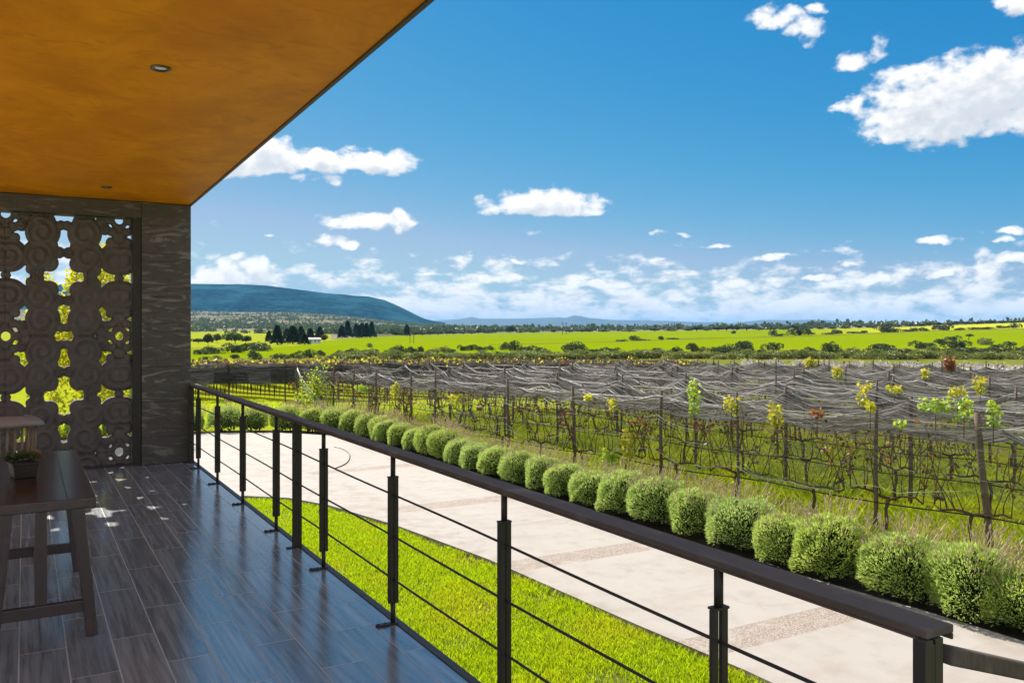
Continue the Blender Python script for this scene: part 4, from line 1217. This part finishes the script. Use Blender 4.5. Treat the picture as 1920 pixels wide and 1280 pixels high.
def curtain():
    xs = np.arange(3.4, 34.4, .12); nv = 16; v = np.linspace(0, 1, nv); S, Vv = np.meshgrid(xs, v, indexing='ij')
    top = 1.62 - .10 * np.abs(np.sin((S - 5.2) / 2.4 * np.pi)); bot = .72 + .18 * fbm(S * .4, S * 0 + 2, 3) - .35 * ss(S, 11, 17)
    z = top * (1 - Vv) + bot * Vv; y = 37.4 - .10 - .12 * Vv * np.sin((S - 5.2) / 2.4 * np.pi) ** 2 + .06 * (fbm(S * 2.5, Vv * 3, 3) - .5)
    g = terrain(S, y)
    o = link('net_curtain', npmesh('net_curtain', np.stack([S, y, g + z], -1).reshape(-1, 3), grid_quads(len(xs), nv), True, dict(su=np.stack([S, Vv * .9 + 90, S * 0], -1).reshape(-1, 3))), M['curtain'])
    tag(o, 'long dark netting curtain hung across the ends of the far vine rows', 'netting')
    t = MB()
    for h in (1.66, 1.52): t.tube([(x, 37.36, float(terrain(x, 37.36)) + h - .08 * abs(math.sin((x - 5.2) / 2.4 * math.pi)) + .05 * math.sin(x * .9 + h * 9)) for x in np.arange(3.4, 34.4, .4)], .014, 5)
    t.build('top_cord', M['hose'], o)
curtain()
def far_stuff():
    rg = np.random.default_rng(77); Vs = []; T = []; Vp = []; Tp = []; VL = []; TL = []; VT = []; TT = []
    for pts, pale in canes:
        L = len(pts); n = int(L * (17 if pale else 13)); i = rg.integers(0, L, n)
        P = np.concatenate([pts[i] + rg.normal(0, .32, (n, 2)), np.zeros((n, 1))], 1); P[:, 2] = terrain(P[:, 0], P[:, 1]) + rg.uniform(1.25, 1.72, n)
        D = rand_dirs(rg, n, -.1); D[:, 2] = np.abs(D[:, 2]) * .9 + .1; D /= np.linalg.norm(D, axis=1, keepdims=True)
        V = quads_at(rg, P, D, rg.uniform(.12, .42, n), rg.uniform(.02, .05, n))
        (Vp if pale else Vs).append(V); (Tp if pale else T).append(rg.random(n))
        n = int(L * (2.2 if pale else 5.0)); i = rg.integers(0, L, n)
        P = np.concatenate([pts[i] + rg.normal(0, .35, (n, 2)), np.zeros((n, 1))], 1); P[:, 2] = terrain(P[:, 0], P[:, 1]) + rg.uniform(1.45, 1.9, n)
        left = P[:, 0] < 16 + 6 * rg.random(n); keep = left | (rg.random(n) < .45); P = P[keep]; n = len(P)
        VL.append(quads_at(rg, P, rand_dirs(rg, n), rg.uniform(.12, .26, n), rg.uniform(.1, .2, n))); TL.append(rg.random(n))
        # trunks under the first metres of each row
        if not pale:
            for r in range(0, min(L, 40), 2):
                p = pts[r]; z = float(terrain(*p)); VT.append(quads_at(rg, np.array([[p[0], p[1], z]] * 2), np.array([[0.05, 0, 1.], [0, .05, 1.]]), .95, .05)); TT.append(rg.random(2))
    o = link('far_vine_canes', leafmesh('far_vine_canes', np.concatenate(Vs + VT), np.concatenate(T + TT)), M['bark']); tag(o, 'tangle of dark bare canes over the far left vine rows', 'vines', kind='stuff')
    o = link('far_vine_canes', leafmesh('far_vine_canes', np.concatenate(Vp), np.concatenate(Tp)), M['fold']); tag(o, 'pale tangle of bare canes over the far right vine rows', 'vines', kind='stuff')
    VL = np.concatenate(VL); TL = np.concatenate(TL); k = np.repeat(TL < .55, 4)
    o = link('far_vine_leaves', leafmesh('far_vine_leaves', VL[k], TL[TL < .55] / .55), M['dryleaf']); tag(o, 'russet dry leaves scattered over the far vine rows', 'leaves', kind='stuff')
    o = link('far_vine_leaves', leafmesh('far_vine_leaves', VL[~k], (TL[TL >= .55] - .55) / .45), M['yellowleaf']); tag(o, 'yellow leaves scattered over the far vine rows', 'leaves', kind='stuff')
far_stuff()

# sapling beside the near block's end post, and the yellow tree behind the screen
def leafy_tree(name, loc, blobs, n, lsz, mat, trunk_h, trunk_r, label, cat, seed, limbs=6, group=None, wr=.75):
    rg = np.random.default_rng(seed); root = empty(name, loc)
    tag(root, label, cat, group)
    P = []; 
    w = np.array([b[3] ** 2 * b[4] for b in blobs]); w /= w.sum()
    idx = rg.choice(len(blobs), n, p=w)
    B = np.array(blobs)[idx]; D = rand_dirs(rg, n)
    rr_ = rg.random(n) ** (1 / 2.2); rr_ = .35 + .65 * rr_
    P = B[:, :3] + D * rr_[:, None] * np.stack([B[:, 3], B[:, 3], B[:, 4]], 1)
    dens = fbm(P[:, 0] / blobs[0][3] * 2.2 + seed, P[:, 2] / blobs[0][3] * 2.2 + P[:, 1] / blobs[0][3] * 1.5, 3)
    keep = dens > .36; P = P[keep]; D = D[keep]; n = len(P)
    G = D + rg.normal(0, .6, (n, 3)); G /= np.linalg.norm(G, axis=1, keepdims=True)
    tint = np.clip(rg.random(n) * .55 + .5 * (dens[keep] - .3), 0, 1)
    link('crown', leafmesh('crown', quads_at(rg, P, G, rg.uniform(.7, 1.3, n) * lsz, rg.uniform(.6, 1., n) * lsz * wr), tint), mat, root)
    t = MB(); t.tube([(0, 0, -.15), (.02 * trunk_h, 0, trunk_h * .5), (0, .02 * trunk_h, trunk_h)], [trunk_r * 1.2, trunk_r, trunk_r * .75], 7)
    for q in range(limbs):
        b = blobs[q % len(blobs)]; t.tube([(0, 0, trunk_h * .85), (b[0] * .5, b[1] * .5, (trunk_h + b[2]) / 2), (b[0] + rg.normal(0, b[3] * .3), b[1] + rg.normal(0, b[3] * .3), b[2] + b[4] * rg.uniform(-.1, .5))], [trunk_r * .6, trunk_r * .4, trunk_r * .15], 5)
    t.build('trunk', M['trunk'], root)
    return root
leafy_tree('yellow_tree', (1.55, 27.2, float(terrain(1.55, 27.2))), [(0, 0, 3.5, 1.35, 1.5), (-.6, .3, 2.6, 1.15, 1.2), (.8, 0, 2.8, 1.15, 1.2), (.6, .2, 4.5, 1.0, 1.0), (-.75, 0, 4.0, .8, .8), (.7, 0, 1.6, 1.1, 1.0), (-.6, .3, 1.5, 1.0, .9)], 13000, .13, M['autumn'], 2.0, .09,
           'yellow leaved tree seen through the openings of the carved screen', 'tree', 901)
sx, sy = ray(590) * 26.2
leafy_tree('young_tree', (sx, sy, float(terrain(sx, sy))), [(0, 0, .95, .55, .75), (.3, .1, 1.4, .4, .5), (-.25, 0, .6, .4, .4), (.1, 0, 1.75, .28, .35)], 620, .085, M['limeleaf'], 1.0, .02,
           'pale lime leafy sapling left of the netted front row', 'sapling', 902)

# ================================================================== SHRUBS AND TREES OF THE FIELDS
def shrub_proto(kind, i):
    rg = np.random.default_rng(hash((len(kind), i)) % 1000 + 11 * i + len(kind)); 
    nb = {'shrub': 6, 'round_tree': 7, 'conifer': 0, 'flat_tree': 5}[kind]
    n = {'shrub': 1000, 'round_tree': 1500, 'conifer': 2600, 'flat_tree': 500}[kind]
    if kind == 'conifer':
        h = rg.random(n) ** .8; w = (.36 * (1 - h) ** .75 + .03) * (1 + .22 * np.sin(h * 34 + rg.random(n))) * (.75 + .5 * fbm(h * 3, h * 0 + i, 2)); a = rg.uniform(0, 2 * np.pi, n)
        q = w * (.45 + .55 * rg.random(n) ** .5); P = np.stack([q * np.cos(a), q * np.sin(a), .12 + .88 * h], 1); D = np.stack([np.cos(a), np.sin(a), -.15 + .5 * h], 1) + rg.normal(0, .3, (n, 3))
        ls = .10; tr = (.25, .035)
    else:
        B = []
        for q in range(nb):
            if kind == 'shrub': B.append((rg.normal(0, .26), rg.normal(0, .26), rg.uniform(.16, .46), rg.uniform(.28, .42), rg.uniform(.26, .40)))
            elif kind == 'flat_tree': B.append((rg.normal(0, .25), rg.normal(0, .25), rg.uniform(.75, .9), rg.uniform(.2, .3), rg.uniform(.08, .13)))
            else: B.append((rg.normal(0, .2), rg.normal(0, .2), rg.uniform(.42, .72), rg.uniform(.22, .34), rg.uniform(.2, .3)))
        B = np.array(B); ii = rg.integers(0, nb, n); D = rand_dirs(rg, n, -.6); P = B[ii, :3] + D * (.45 + .55 * rg.random((n, 1)) ** .5) * B[ii][:, [3, 3, 4]]
        P[:, 2] = np.maximum(P[:, 2], .02); ls = .105 if kind == 'shrub' else .09; tr = (.4, .03)
    D = D + rg.normal(0, .5, D.shape); D /= np.linalg.norm(D, axis=1, keepdims=True)
    k = fbm(P[:, 0] * 3 + i, P[:, 1] * 3 + P[:, 2] * 2.5, 3); tint = np.clip(.8 * (k - .2) + .35 * rg.random(n), 0, 1)
    P[:, 2] -= 0
    me = leafmesh('crown', quads_at(rg, P, D, rg.uniform(.7, 1.4, n) * ls, rg.uniform(.6, 1.1, n) * ls), tint)
    t = MB(); t.tube([(0, 0, -.05), (.01, 0, tr[0])], [tr[1], tr[1] * .7], 6)
    if kind != 'conifer':
        for q in range(4): t.tube([(0, 0, tr[0] * .5), tuple(B[q, :3])], [tr[1] * .5, tr[1] * .2], 5)
    tm = t.mesh('trunk'); tm.materials.append(M['trunk'])
    return me, tm
PROTO = {}
for kind in ('shrub', 'round_tree', 'conifer', 'flat_tree'):
    for i in range(4 if kind != 'flat_tree' else 1):
        PROTO[kind, i] = shrub_proto(kind, i)
MESHMAT = {}
def field_plant(kind, px, base, h, w, mat, label, cat, group, sq=1.0):
    x, y, z, c = ground_at(px, base)
    H = h * c / F; W = w * c / F
    i = random.randrange(4 if kind != 'flat_tree' else 1); me, tm = PROTO[kind, i]
    key = (kind, i, mat)
    if key not in MESHMAT:
        m2 = me.copy(); m2.materials.clear(); m2.materials.append(M[mat]); MESHMAT[key] = m2
    name = {'shrub': 'field_shrub', 'round_tree': 'field_tree', 'conifer': 'conifer_tree', 'flat_tree': 'flat_topped_tree'}[kind]
    e = empty(name, (x, y, z - .03 * H), random.uniform(0, 6.28))
    spread = {'shrub': 1.25, 'round_tree': .95, 'conifer': .78, 'flat_tree': .9}[kind]
    hh = {'shrub': .80, 'round_tree': .98, 'conifer': 1.0, 'flat_tree': .98}[kind]
    e.scale = (W / spread, W / spread, H / hh)
    link('crown', MESHMAT[key], None, e); link('trunk', tm, None, e)
    tag(e, label, cat, group); return e
# belt of shrubs between the vineyard and the bright field (bearing, foot, height, width)
belt = [(375, 664.5, 10, 26), (398, 663, 13, 30), (434, 661, 18, 36), (463, 657, 14, 28), (488, 657.5, 16, 42), (407, 673, 7, 18), (385, 674, 6, 16), (440, 672, 8, 18), (477, 673.5, 16, 26), (521, 672, 10, 32), (550, 671, 11, 15), (560, 672, 8, 14), (580, 670.5, 15, 27), (602, 667, 10, 16),
        (630, 672, 7, 22), (659, 670.5, 16, 38), (683, 670, 7, 14), (693, 651, 8, 12), (701, 664.5, 11, 21), (737, 667, 14, 24), (750, 665, 19, 27), (773, 664, 13, 25), (788, 660, 11, 14), (811, 662, 10, 20), (832, 661, 12, 21), (848, 662, 8, 15),
        (866, 657.5, 11, 15), (884, 657, 11, 21), (901, 658, 9, 16), (920, 656.5, 8, 14), (944, 656, 11, 15), (964, 657.5, 18, 25), (990, 658.5, 11, 29), (1010, 667, 14, 42), (1073, 661, 21, 40), (1083, 669, 14, 26), (1100, 664, 9, 16), (1125, 666, 15, 36), (1152, 661, 10, 18),
        (1177, 667, 7, 15), (1195, 668, 10, 20), (1212, 664, 9, 24), (1232, 663, 11, 24), (1252, 667, 11, 20), (1267, 666, 16, 24), (1298, 659, 16, 24), (1317, 659, 9, 14), (1340, 660, 10, 16), (1360, 664, 19, 46), (1380, 668, 13, 26), (1394, 658, 19, 34), (1402, 668, 16, 30), (1427, 666, 12, 22), (1450, 656.5, 15, 29), (1460, 668, 10, 30),
        (1490, 668, 13, 32), (1517, 663, 12, 22), (1536, 667, 10, 18), (1555, 661, 20, 30), (1576, 666, 10, 20), (1597, 664, 13, 24), (1637, 664, 17, 25), (1658, 656, 12, 30), (1674, 666, 15, 36), (1700, 666, 12, 26), (1728, 654, 15, 36), (1748, 660, 12, 26), (1764, 645, 10, 25), (1789, 638, 9, 22), (1794, 652, 15, 42), (1790, 667, 16, 54), (1822, 660, 10, 22),
        (1848, 646, 13, 31), (1856, 667, 16, 42), (1874, 654, 10, 22), (1891, 648, 8, 20), (1906, 667, 19, 36), (1925, 664, 16, 30)]
low = [(640 + 27 * i + random.uniform(-9, 9), 672.5 + random.uniform(-1, 1.), random.uniform(11, 17), random.uniform(32, 52)) for i in range(49)]
allb = sorted([(*b, 0) for b in belt] + [(*b, 1) for b in low])
for i, (px, b, h, w, lo) in enumerate(allb):
    mt = 'olive' if lo or random.random() < .15 else 'darkleaf'
    look = 'low olive green' if mt == 'olive' else ('large dark green' if h > 14 else 'small dark green')
    field_plant('shrub', px, b, h * 1.08, w, mt, f'{look} shrub at the vineyard edge of the bright field, {nth(i + 1)} from the left', 'shrub', 'shrubs between the vineyard and the bright field')
tr = field_plant('flat_tree', 1816, 639, 13, 16, 'darkleaf', 'small flat topped tree standing above the shrubs at the right of the field', 'tree', None)
hedgerow = [(1166, 640, 4, 16), (1188, 638.5, 10, 13), (1202, 638, 3, 18), (1239, 637, 7, 11), (1260, 636, 3, 24), (1376, 625.5, 6, 8), (1451, 629.5, 11, 12), (1464, 630, 5, 18), (1498, 628.5, 14, 36), (1521, 627, 5, 9), (1556, 627, 4, 16), (1570, 626, 9, 16), (1600, 625, 4, 24), (1620, 624.5, 5, 12),
            (1655, 623, 16, 25), (1675, 623, 8, 20), (1700, 621.5, 4, 20), (1714, 621, 7, 12), (1732, 620.5, 6, 18), (1768, 619, 12, 27), (1800, 618.5, 4, 18), (1825, 617.5, 4, 26), (1852, 617, 4, 24), (1874, 615.5, 6, 9), (1886, 615, 4, 16), (1901, 615, 9, 14)]
for i, (px, b, h, w) in enumerate(hedgerow):
    field_plant('shrub', px, b, h * 1.1, w * 1.05, 'darkleaf', f'{"large" if h > 9 else "small"} dark bush of the hedgerow across the bright field, {nth(i + 1)} from the left', 'shrub', 'bushes of the hedgerow across the field')
def trees(kind, lst, mat, lab, cat, grp):
    n = len(lst)
    for i, (px, b, h, w) in enumerate(sorted(lst)):
        field_plant(kind, px, b, h, w, mat, lab.format(nth(i + 1)), cat, grp)
trees('conifer', [(504, 641, 20, 12), (520, 646.5, 36, 24), (538, 641.5, 25, 18), (549, 645, 33, 26), (564.5, 640, 28, 18), (571, 646, 20, 19), (581.7, 637, 21, 18), (599.4, 636, 23, 16)], 'conifer', 'dark conifer beside the white shed, {} from the left', 'conifer', 'conifers around the white shed')
trees('conifer', [(641, 634.5, 24, 17), (652, 633.5, 31, 17), (668, 633, 25, 15), (673, 634, 24, 14), (679, 633, 27, 15), (687, 633, 27, 15), (697, 633, 29, 15)], 'conifer', 'tall dark conifer in the grove at the field edge, {} from the left', 'conifer', 'grove of conifers at the field edge')
trees('round_tree', [(390, 648, 24, 19), (407, 643, 18, 15), (441, 644.5, 25, 30), (461, 643.5, 15, 18), (372, 644, 12, 16)], 'darkleaf', 'round dark tree in the pale meadow near the column, {} from the left', 'tree', 'trees in the pale meadow')
field_plant('round_tree', 607.7, 640.5, 14, 13, 'redbrown', 'small russet tree at the right end of the white shed', 'tree', None)
field_plant('round_tree', 956, 624.6, 15, 18, 'darkleaf', 'lone round tree at the far edge of the bright field', 'tree', None)
field_plant('conifer', 763, 630, 21, 13, 'conifer', 'lone dark conifer on the far edge of the field left of the lone round tree', 'conifer', None)
edgeb = [(742, 629, 8, 16), (752, 629, 6, 14), (778, 628.5, 6, 12), (792, 628.5, 7, 18), (806, 628, 8, 20), (822, 627.5, 8, 20), (838, 627, 9, 18), (850, 626.8, 7, 22), (868, 626.2, 6, 18), (884, 625.8, 5, 16), (897, 625.4, 8, 12), (915, 625, 4, 14), (975, 624, 4, 14), (1000, 623.8, 5, 16), (1038, 623.4, 7, 14), (1068, 623, 6, 16), (1092, 622.8, 7, 18), (1105, 622.6, 6, 12), (1130, 622.5, 5, 16),
         (1180, 621.8, 4, 20), (1227, 621.2, 7, 18), (1260, 620.8, 4, 18), (1290, 620.4, 5, 16), (1306, 620.2, 9, 26), (1325, 620, 5, 14), (1346, 619.8, 8, 20), (1362, 619.6, 10, 24), (1382, 619.4, 9, 20), (1400, 619.2, 10, 26), (1422, 619, 6, 20), (1445, 618.6, 5, 22), (1470, 618.4, 6, 24), (1492, 618, 9, 14), (1516, 617.6, 6, 18), (1537, 617.2, 5, 16),
         (1560, 616.8, 4, 16), (1585, 616.2, 5, 18), (1610, 615.6, 7, 10), (1636, 614.8, 5, 22), (1660, 614, 8, 22), (1684, 613, 5, 18), (1707, 612.4, 7, 18), (1727, 612, 5, 16), (1742, 611, 7, 14), (1757, 610.6, 8, 16), (1783, 609.6, 6, 16), (1794, 609, 9, 6), (1810, 608.4, 6, 18), (1832, 607.6, 5, 24), (1856, 606.6, 6, 24), (1880, 605.8, 5, 24), (1905, 604.8, 5, 24), (1925, 604.4, 5, 20)]
for i, (px, b, h, w) in enumerate(edgeb):
    field_plant('round_tree', px, b + .6, h * 1.1, w, 'darkleaf', f'small dark tree along the far edge of the bright field, {nth(i + 1)} from the left', 'tree', 'trees along the far edge of the field')
# the wooded plain beyond: one mass
def far_wood():
    rg = np.random.default_rng(31); me, tm = PROTO['round_tree', 0]
    n = 15000; px = np.where(rg.random(n) < .62, rg.uniform(330, 1000, n), rg.uniform(700, 1960, n)); r = np.where(px < 800, 800 * 3.6 ** rg.random(n), 1100 * (6.5) ** rg.random(n))
    P = []
    d = np.array([ray(p) for p in px]); d /= np.linalg.norm(d, axis=1, keepdims=True)
    x, y = (d * r[:, None]).T; z = terrain(x, y); h = np.where(px < 800, rg.uniform(2, 5, n), rg.uniform(3, 8, n))
    keep = (fbm(x / 200, y / 200, 3) > np.where(px < 800, .40, .42)) & ((px > 600) | (r > 950)); x, y, z, h = x[keep], y[keep], z[keep], h[keep]; n = len(x)
    c = np.repeat(np.stack([x, y, z + h * .5], 1), 9, 0); hh = np.repeat(h, 9)
    D = rand_dirs(rg, len(c)); V = quads_at(rg, c + D * (hh * .35)[:, None], rand_dirs(rg, len(c)), hh * .8, hh * .6)
    o = link('far_wood', leafmesh('far_wood', V, rg.random(len(c))), M['darkleaf']); tag(o, 'wooded plain of small dark trees stretching to the far mountains', 'woodland', kind='stuff')
far_wood()

# white shed among the conifers
def shed():
    x, y, z, c = ground_at(590, 643.5); W = 23 * c / F; H = 8.6 * c / F
    d2 = ray(590); rz = math.atan2(-d2[0], d2[1]) + R(8)
    root = empty('white_shed', (x, y, z), rz); tag(root, 'low white farm shed with a pale sheet roof among conifers', 'shed')
    D = W * .5; T = .15
    b = MB(); b.prism([(-W / 2, 0), (W / 2, 0), (W / 2, D), (-W / 2, D)], -.3, H * .86); b.build('wall', M['white'], root)
    r = MB(); r.add([(-W * .53, -.35, H * .85), (W * .53, -.35, H * .85), (W * .53, D + .3, H * 1.12), (-W * .53, D + .3, H * 1.12), (-W * .53, -.35, H * .85 + T), (W * .53, -.35, H * .85 + T), (W * .53, D + .3, H * 1.12 + T), (-W * .53, D + .3, H * 1.12 + T)],
                    [(0, 3, 2, 1), (4, 5, 6, 7), (0, 1, 5, 4), (1, 2, 6, 5), (2, 3, 7, 6), (3, 0, 4, 7)]); r.build('roof', M['roofsheet'], root)
    for fx in (-.3, .05, .34):
        w = MB(); w.box((W * fx, -.004, H * .48), (W * .1, .04, H * .3)); w.build('window', M['darkglass'], root)
shed()
def pole(px, base, top, lab, arm=True):
    x, y, z, c = ground_at(px, base); h = (base - top) / F * c
    root = empty('power_pole', (x, y, z), -TH); tag(root, lab, 'pole', 'power poles across the plain')
    t = MB(); r = .00032 * c; t.tube([(0, 0, -.5), (0, 0, h)], [r * 1.2, r * .9], 6); t.build('shaft', M['powerpole'], root)
    if arm: t = MB(); t.box((0, 0, h * .93), (h * .22, r * 1.4, r * 1.4)); t.build('crossarm', M['powerpole'], root)
for a in ((1055, 627.4, 604.5, 'thin power pole standing in the middle of the bright field, left of a pair'), (1061.5, 626.6, 604.8, 'thin power pole standing in the middle of the bright field, right of a pair'),
          (768.7, 643.2, 612, 'thin pole in the field in front of the lone conifer, left of a pair'), (775.5, 643, 612.5, 'thin pole in the field in front of the lone conifer, right of a pair'),
          (1258.5, 619.8, 605, 'distant power pole at the far edge of the field, leftmost of three'), (1264, 619.8, 604.6, 'distant power pole at the far edge of the field, middle one of three'), (1269.5, 619.8, 605, 'distant power pole at the far edge of the field, rightmost of three')):
    pole(*a)

# ================================================================== SKY, SUN, AIR, CAMERA
SUN_EL, SUN_AZ = 38.7, -4.0
def world():
    w = bpy.data.worlds.new('World'); SC.world = w; w.use_nodes = True
    nt = w.node_tree; nt.nodes.clear(); X.nt = nt
    out = nt.nodes.new('ShaderNodeOutputWorld'); bg = nt.nodes.new('ShaderNodeBackground'); bg.inputs['Strength'].default_value = SKY_STRENGTH
    sky = nt.nodes.new('ShaderNodeTexSky'); sky.sky_type = 'NISHITA'; sky.sun_disc = False
    sky.sun_elevation = R(SUN_EL); sky.sun_rotation = R(SUN_AZ); sky.altitude = 1900; sky.air_density = 1.0; sky.dust_density = .75; sky.ozone_density = 2.2
    # grade of the clear sky: deeper and bluer than the raw model
    K = .18; KO = SKY_STRENGTH * 2 ** EXPOSURE
    sp = nt.nodes.new('ShaderNodeSeparateColor'); nt.links.new(sky.outputs[0], sp.inputs[0])
    cr_, cg_, cb_ = (X(sp.outputs[i]) for i in range(3))
    cr_ = (cr_ * K).pw(2.5) * (.50 / KO); cg_ = (cg_ * K).pw(.77) * (.447 / KO); cb_ = (cb_ * K).pw(.33) * (.632 / KO)
    cg_ = mn(cg_, cb_ * .82); cr_ = mn(cr_, cg_ * .67)
    hsv = nt.nodes.new('ShaderNodeCombineColor')
    for i, v in enumerate((cr_, cg_, cb_)): nt.links.new(v.k, hsv.inputs[i])
    d = coords('Generated'); x, y, z = sep(d)
    az = X.m('ARCTAN2', x, y) * (180 / math.pi); el = X.m('ARCSINE', z) * (180 / math.pi)
    def ang(px, py):
        t = (px - CX) / F; a = math.atan(t); return math.degrees(TH + a), math.degrees(math.atan((HY - py) / F * math.cos(a)))
    # clouds: bearing, height, half width, rise above base line, drop below it (in photo units), weight
    CL = [(1760, 215, 150, 60, 52, 1.), (1850, 190, 150, 78, 50, 1.), (1960, 200, 120, 95, 40, 1.), (1690, 245, 70, 30, 24, .8), (1880, 100, 55, 16, 16, .55), (1720, 150, 80, 30, 26, .55), (1660, 180, 30, 14, 14, .35),
          (1450, 34, 52, 18, 18, .62), (1512, 56, 32, 22, 24, .6), (1536, 16, 16, 8, 8, .35), (1605, 118, 36, 18, 18, .6), (1640, 92, 20, 20, 20, .35), (1597, 196, 34, 11, 11, .5), (1900, 10, 40, 20, 18, .7),
          (500, 300, 95, 38, 26, 1.), (430, 315, 60, 34, 18, 1.), (610, 308, 55, 24, 20, .9), (690, 306, 60, 26, 20, 1.), (742, 304, 42, 22, 20, .8), (560, 333, 40, 7, 7, .4), (620, 335, 24, 8, 8, .4), (675, 275, 20, 6, 6, .35),
          (1020, 388, 112, 32, 15, 1.), (1060, 396, 78, 20, 9, .8), (930, 392, 28, 14, 9, .6), (690, 416, 92, 17, 17, .85), (752, 410, 24, 20, 24, .8), (616, 455, 42, 14, 9, .75), (650, 460, 28, 8, 6, .6),
          (420, 512, 58, 24, 36, .9), (474, 496, 36, 22, 26, .75), (505, 440, 10, 3, 3, .35),
          (1232, 439, 18, 6, 5, .5), (1278, 438, 20, 5, 4, .5), (1348, 463, 24, 4, 4, .5), (1436, 480, 34, 8, 7, .62), (1470, 474, 28, 5, 4, .5), (1227, 489, 18, 7, 5, .55), (1755, 452, 36, 8, 6, .6), (1890, 436, 36, 6, 5, .5), (1885, 451, 24, 5, 4, .5),
          (1597, 495, 26, 7, 5, .5), (1757, 512, 42, 10, 8, .65), (1890, 485, 60, 9, 7, .6), (1850, 500, 26, 26, 26, .6), (975, 491, 26, 4, 3, .45), (1540, 521, 40, 6, 5, .55), (840, 499, 16, 4, 3, .4), (825, 515, 40, 5, 4, .45), (1640, 524, 50, 14, 9, .7), (930, 519, 75, 9, 9, .6), (1135, 535, 60, 12, 10, .6), (1380, 536, 55, 12, 8, .6)]
    def dens(azv, elv):
        p = vec(azv, elv * 1.35)
        n1 = noise(p, .42, 7., .62, 0., True); wx, wy, _ = sep(n1)
        fine = noise(p, .85, 5., .52)
        a2 = azv + (wx - .5) * 2.0; e2 = elv + (wy - .5) * 1.25
        f = None
        for (px, py, rx, ru, rd, wt) in CL:
            a0, e0 = ang(px, py); ca = math.cos(math.atan((px - CX) / F)) ** 2; k = 180 / math.pi / F
            dx = (a2 - a0) * (1 / (rx * k * ca * 1.12)); de = e2 - e0
            dy = mx(de * (1 / (ru * k * 1.12)), de * (-1 / (rd * k * 1.12)))
            g = (1 - (dx * dx + dy * dy)) * wt
            f = g if f is None else mx(f, g)
        main = f + (fine - .5) * 1.9 + (wx - .5) * .5
        # the bank of cumulus along the horizon
        pb = vec(azv * .72 + 4., elv * 1.55); nb = noise(pb, .62, 8., .58, .1)
        lvl = X.m('SUBTRACT', .88, elv * .20) + (az_boost(azv))
        bank = (nb - .5) * 2.9 + lvl
        # unseen broken cumulus overhead, behind and beside, added to whiten the ambient light
        away = mx(mx(elv.sst(27., 36.), azv.sst(74., 84.)), 1 - azv.sst(-40., -28.)) * elv.sst(-2., 6.)
        rest = (noise(vec(azv * .3 + 9., elv * .5), .32, 6., .55) - .5) * 3.0 + .42 - (1 - away) * 4.
        return mx(mx(main, rest), bank - .05), bank
    def az_boost(azv):
        return (1 - azv.sst(6., 16.)) * .10 - azv.sst(36., 60.) * .05
    D1, b1 = dens(az, el); D2, b2 = dens(az - .30, el + .80)
    mask = D1.sst(-.05, .62)
    shade = D2.sst(.05, 1.1) * .95 + (noise(vec(az, el * 1.6), .9, 4.) - .5) * .5
    low = 1 - el.sst(.2, 4.)
    shade = shade * (.85 + low * .1)
    cc = mixc(shade, (1.0, .985, .965), (.56, .615, .68))
    cc = mixc(low * .45, cc, (.80, .86, .92))
    g = nt.nodes.new('ShaderNodeVectorMath'); g.operation = 'SCALE'; nt.links.new(cc.k, g.inputs[0]); g.inputs['Scale'].default_value = CLOUD / SKY_STRENGTH
    res = mixc(mask * (el.sst(-.6, .1)) * .97, X(hsv.outputs[0]), X(g.outputs[0]))
    nt.links.new(res.k, bg.inputs['Color']); nt.links.new(bg.outputs[0], out.inputs['Surface'])
EXPOSURE = 1.12
SKY_STRENGTH = .10
CLOUD = .525
world()
sv = Vector((math.sin(R(SUN_AZ)) * math.cos(R(SUN_EL)), math.cos(R(SUN_AZ)) * math.cos(R(SUN_EL)), math.sin(R(SUN_EL))))
sl = bpy.data.lights.new('sun', 'SUN'); sl.energy = 4.4; sl.angle = R(.53); sl.color = (1., .94, .84)
so = bpy.data.objects.new('sun', sl); COL.objects.link(so); so.rotation_mode = 'QUATERNION'; so.rotation_quaternion = (-sv).to_track_quat('-Z', 'Y'); so.location = (0, 40, 60)

def haze():
    m = bpy.data.materials.new('air'); m.use_nodes = True; nt = m.node_tree; nt.nodes.clear()
    out = nt.nodes.new('ShaderNodeOutputMaterial'); v = nt.nodes.new('ShaderNodeVolumePrincipled')
    v.inputs['Color'].default_value = (.22, .53, .95, 1); v.inputs['Density'].default_value = HAZE; v.inputs['Anisotropy'].default_value = 0.
    nt.links.new(v.outputs[0], out.inputs['Volume'])
    b = MB(); b.box((0, 0, 103), (30000, 30000, 234)); o = b.build('haze', m); tag(o, kind='stuff'); tag(o, 'pale blue air haze over the whole plain', 'haze')
    o.display_type = 'WIRE'
HAZE = 6.2e-5
haze()

cam = bpy.data.cameras.new('camera'); cam.sensor_width = 36; cam.lens = 36 * F / 1920; cam.shift_y = -(640 - HY) / 1920
cam.clip_start = .05; cam.clip_end = 60000
co = bpy.data.objects.new('camera', cam); COL.objects.link(co); co.location = (0, 0, EYE); co.rotation_euler = (R(90), 0, -TH)
SC.camera = co
SC.view_settings.view_transform = 'Standard'; SC.view_settings.look = 'None'; SC.view_settings.gamma = 1; SC.view_settings.exposure = EXPOSURE
SC.view_settings.use_curve_mapping = False
SC.render.engine = 'CYCLES'
SC.cycles.max_bounces = 8; SC.cycles.diffuse_bounces = 4; SC.cycles.transparent_max_bounces = 24; SC.cycles.transmission_bounces = 4
SC.cycles.sample_clamp_indirect = 6.0
SC.cycles.use_denoising = True
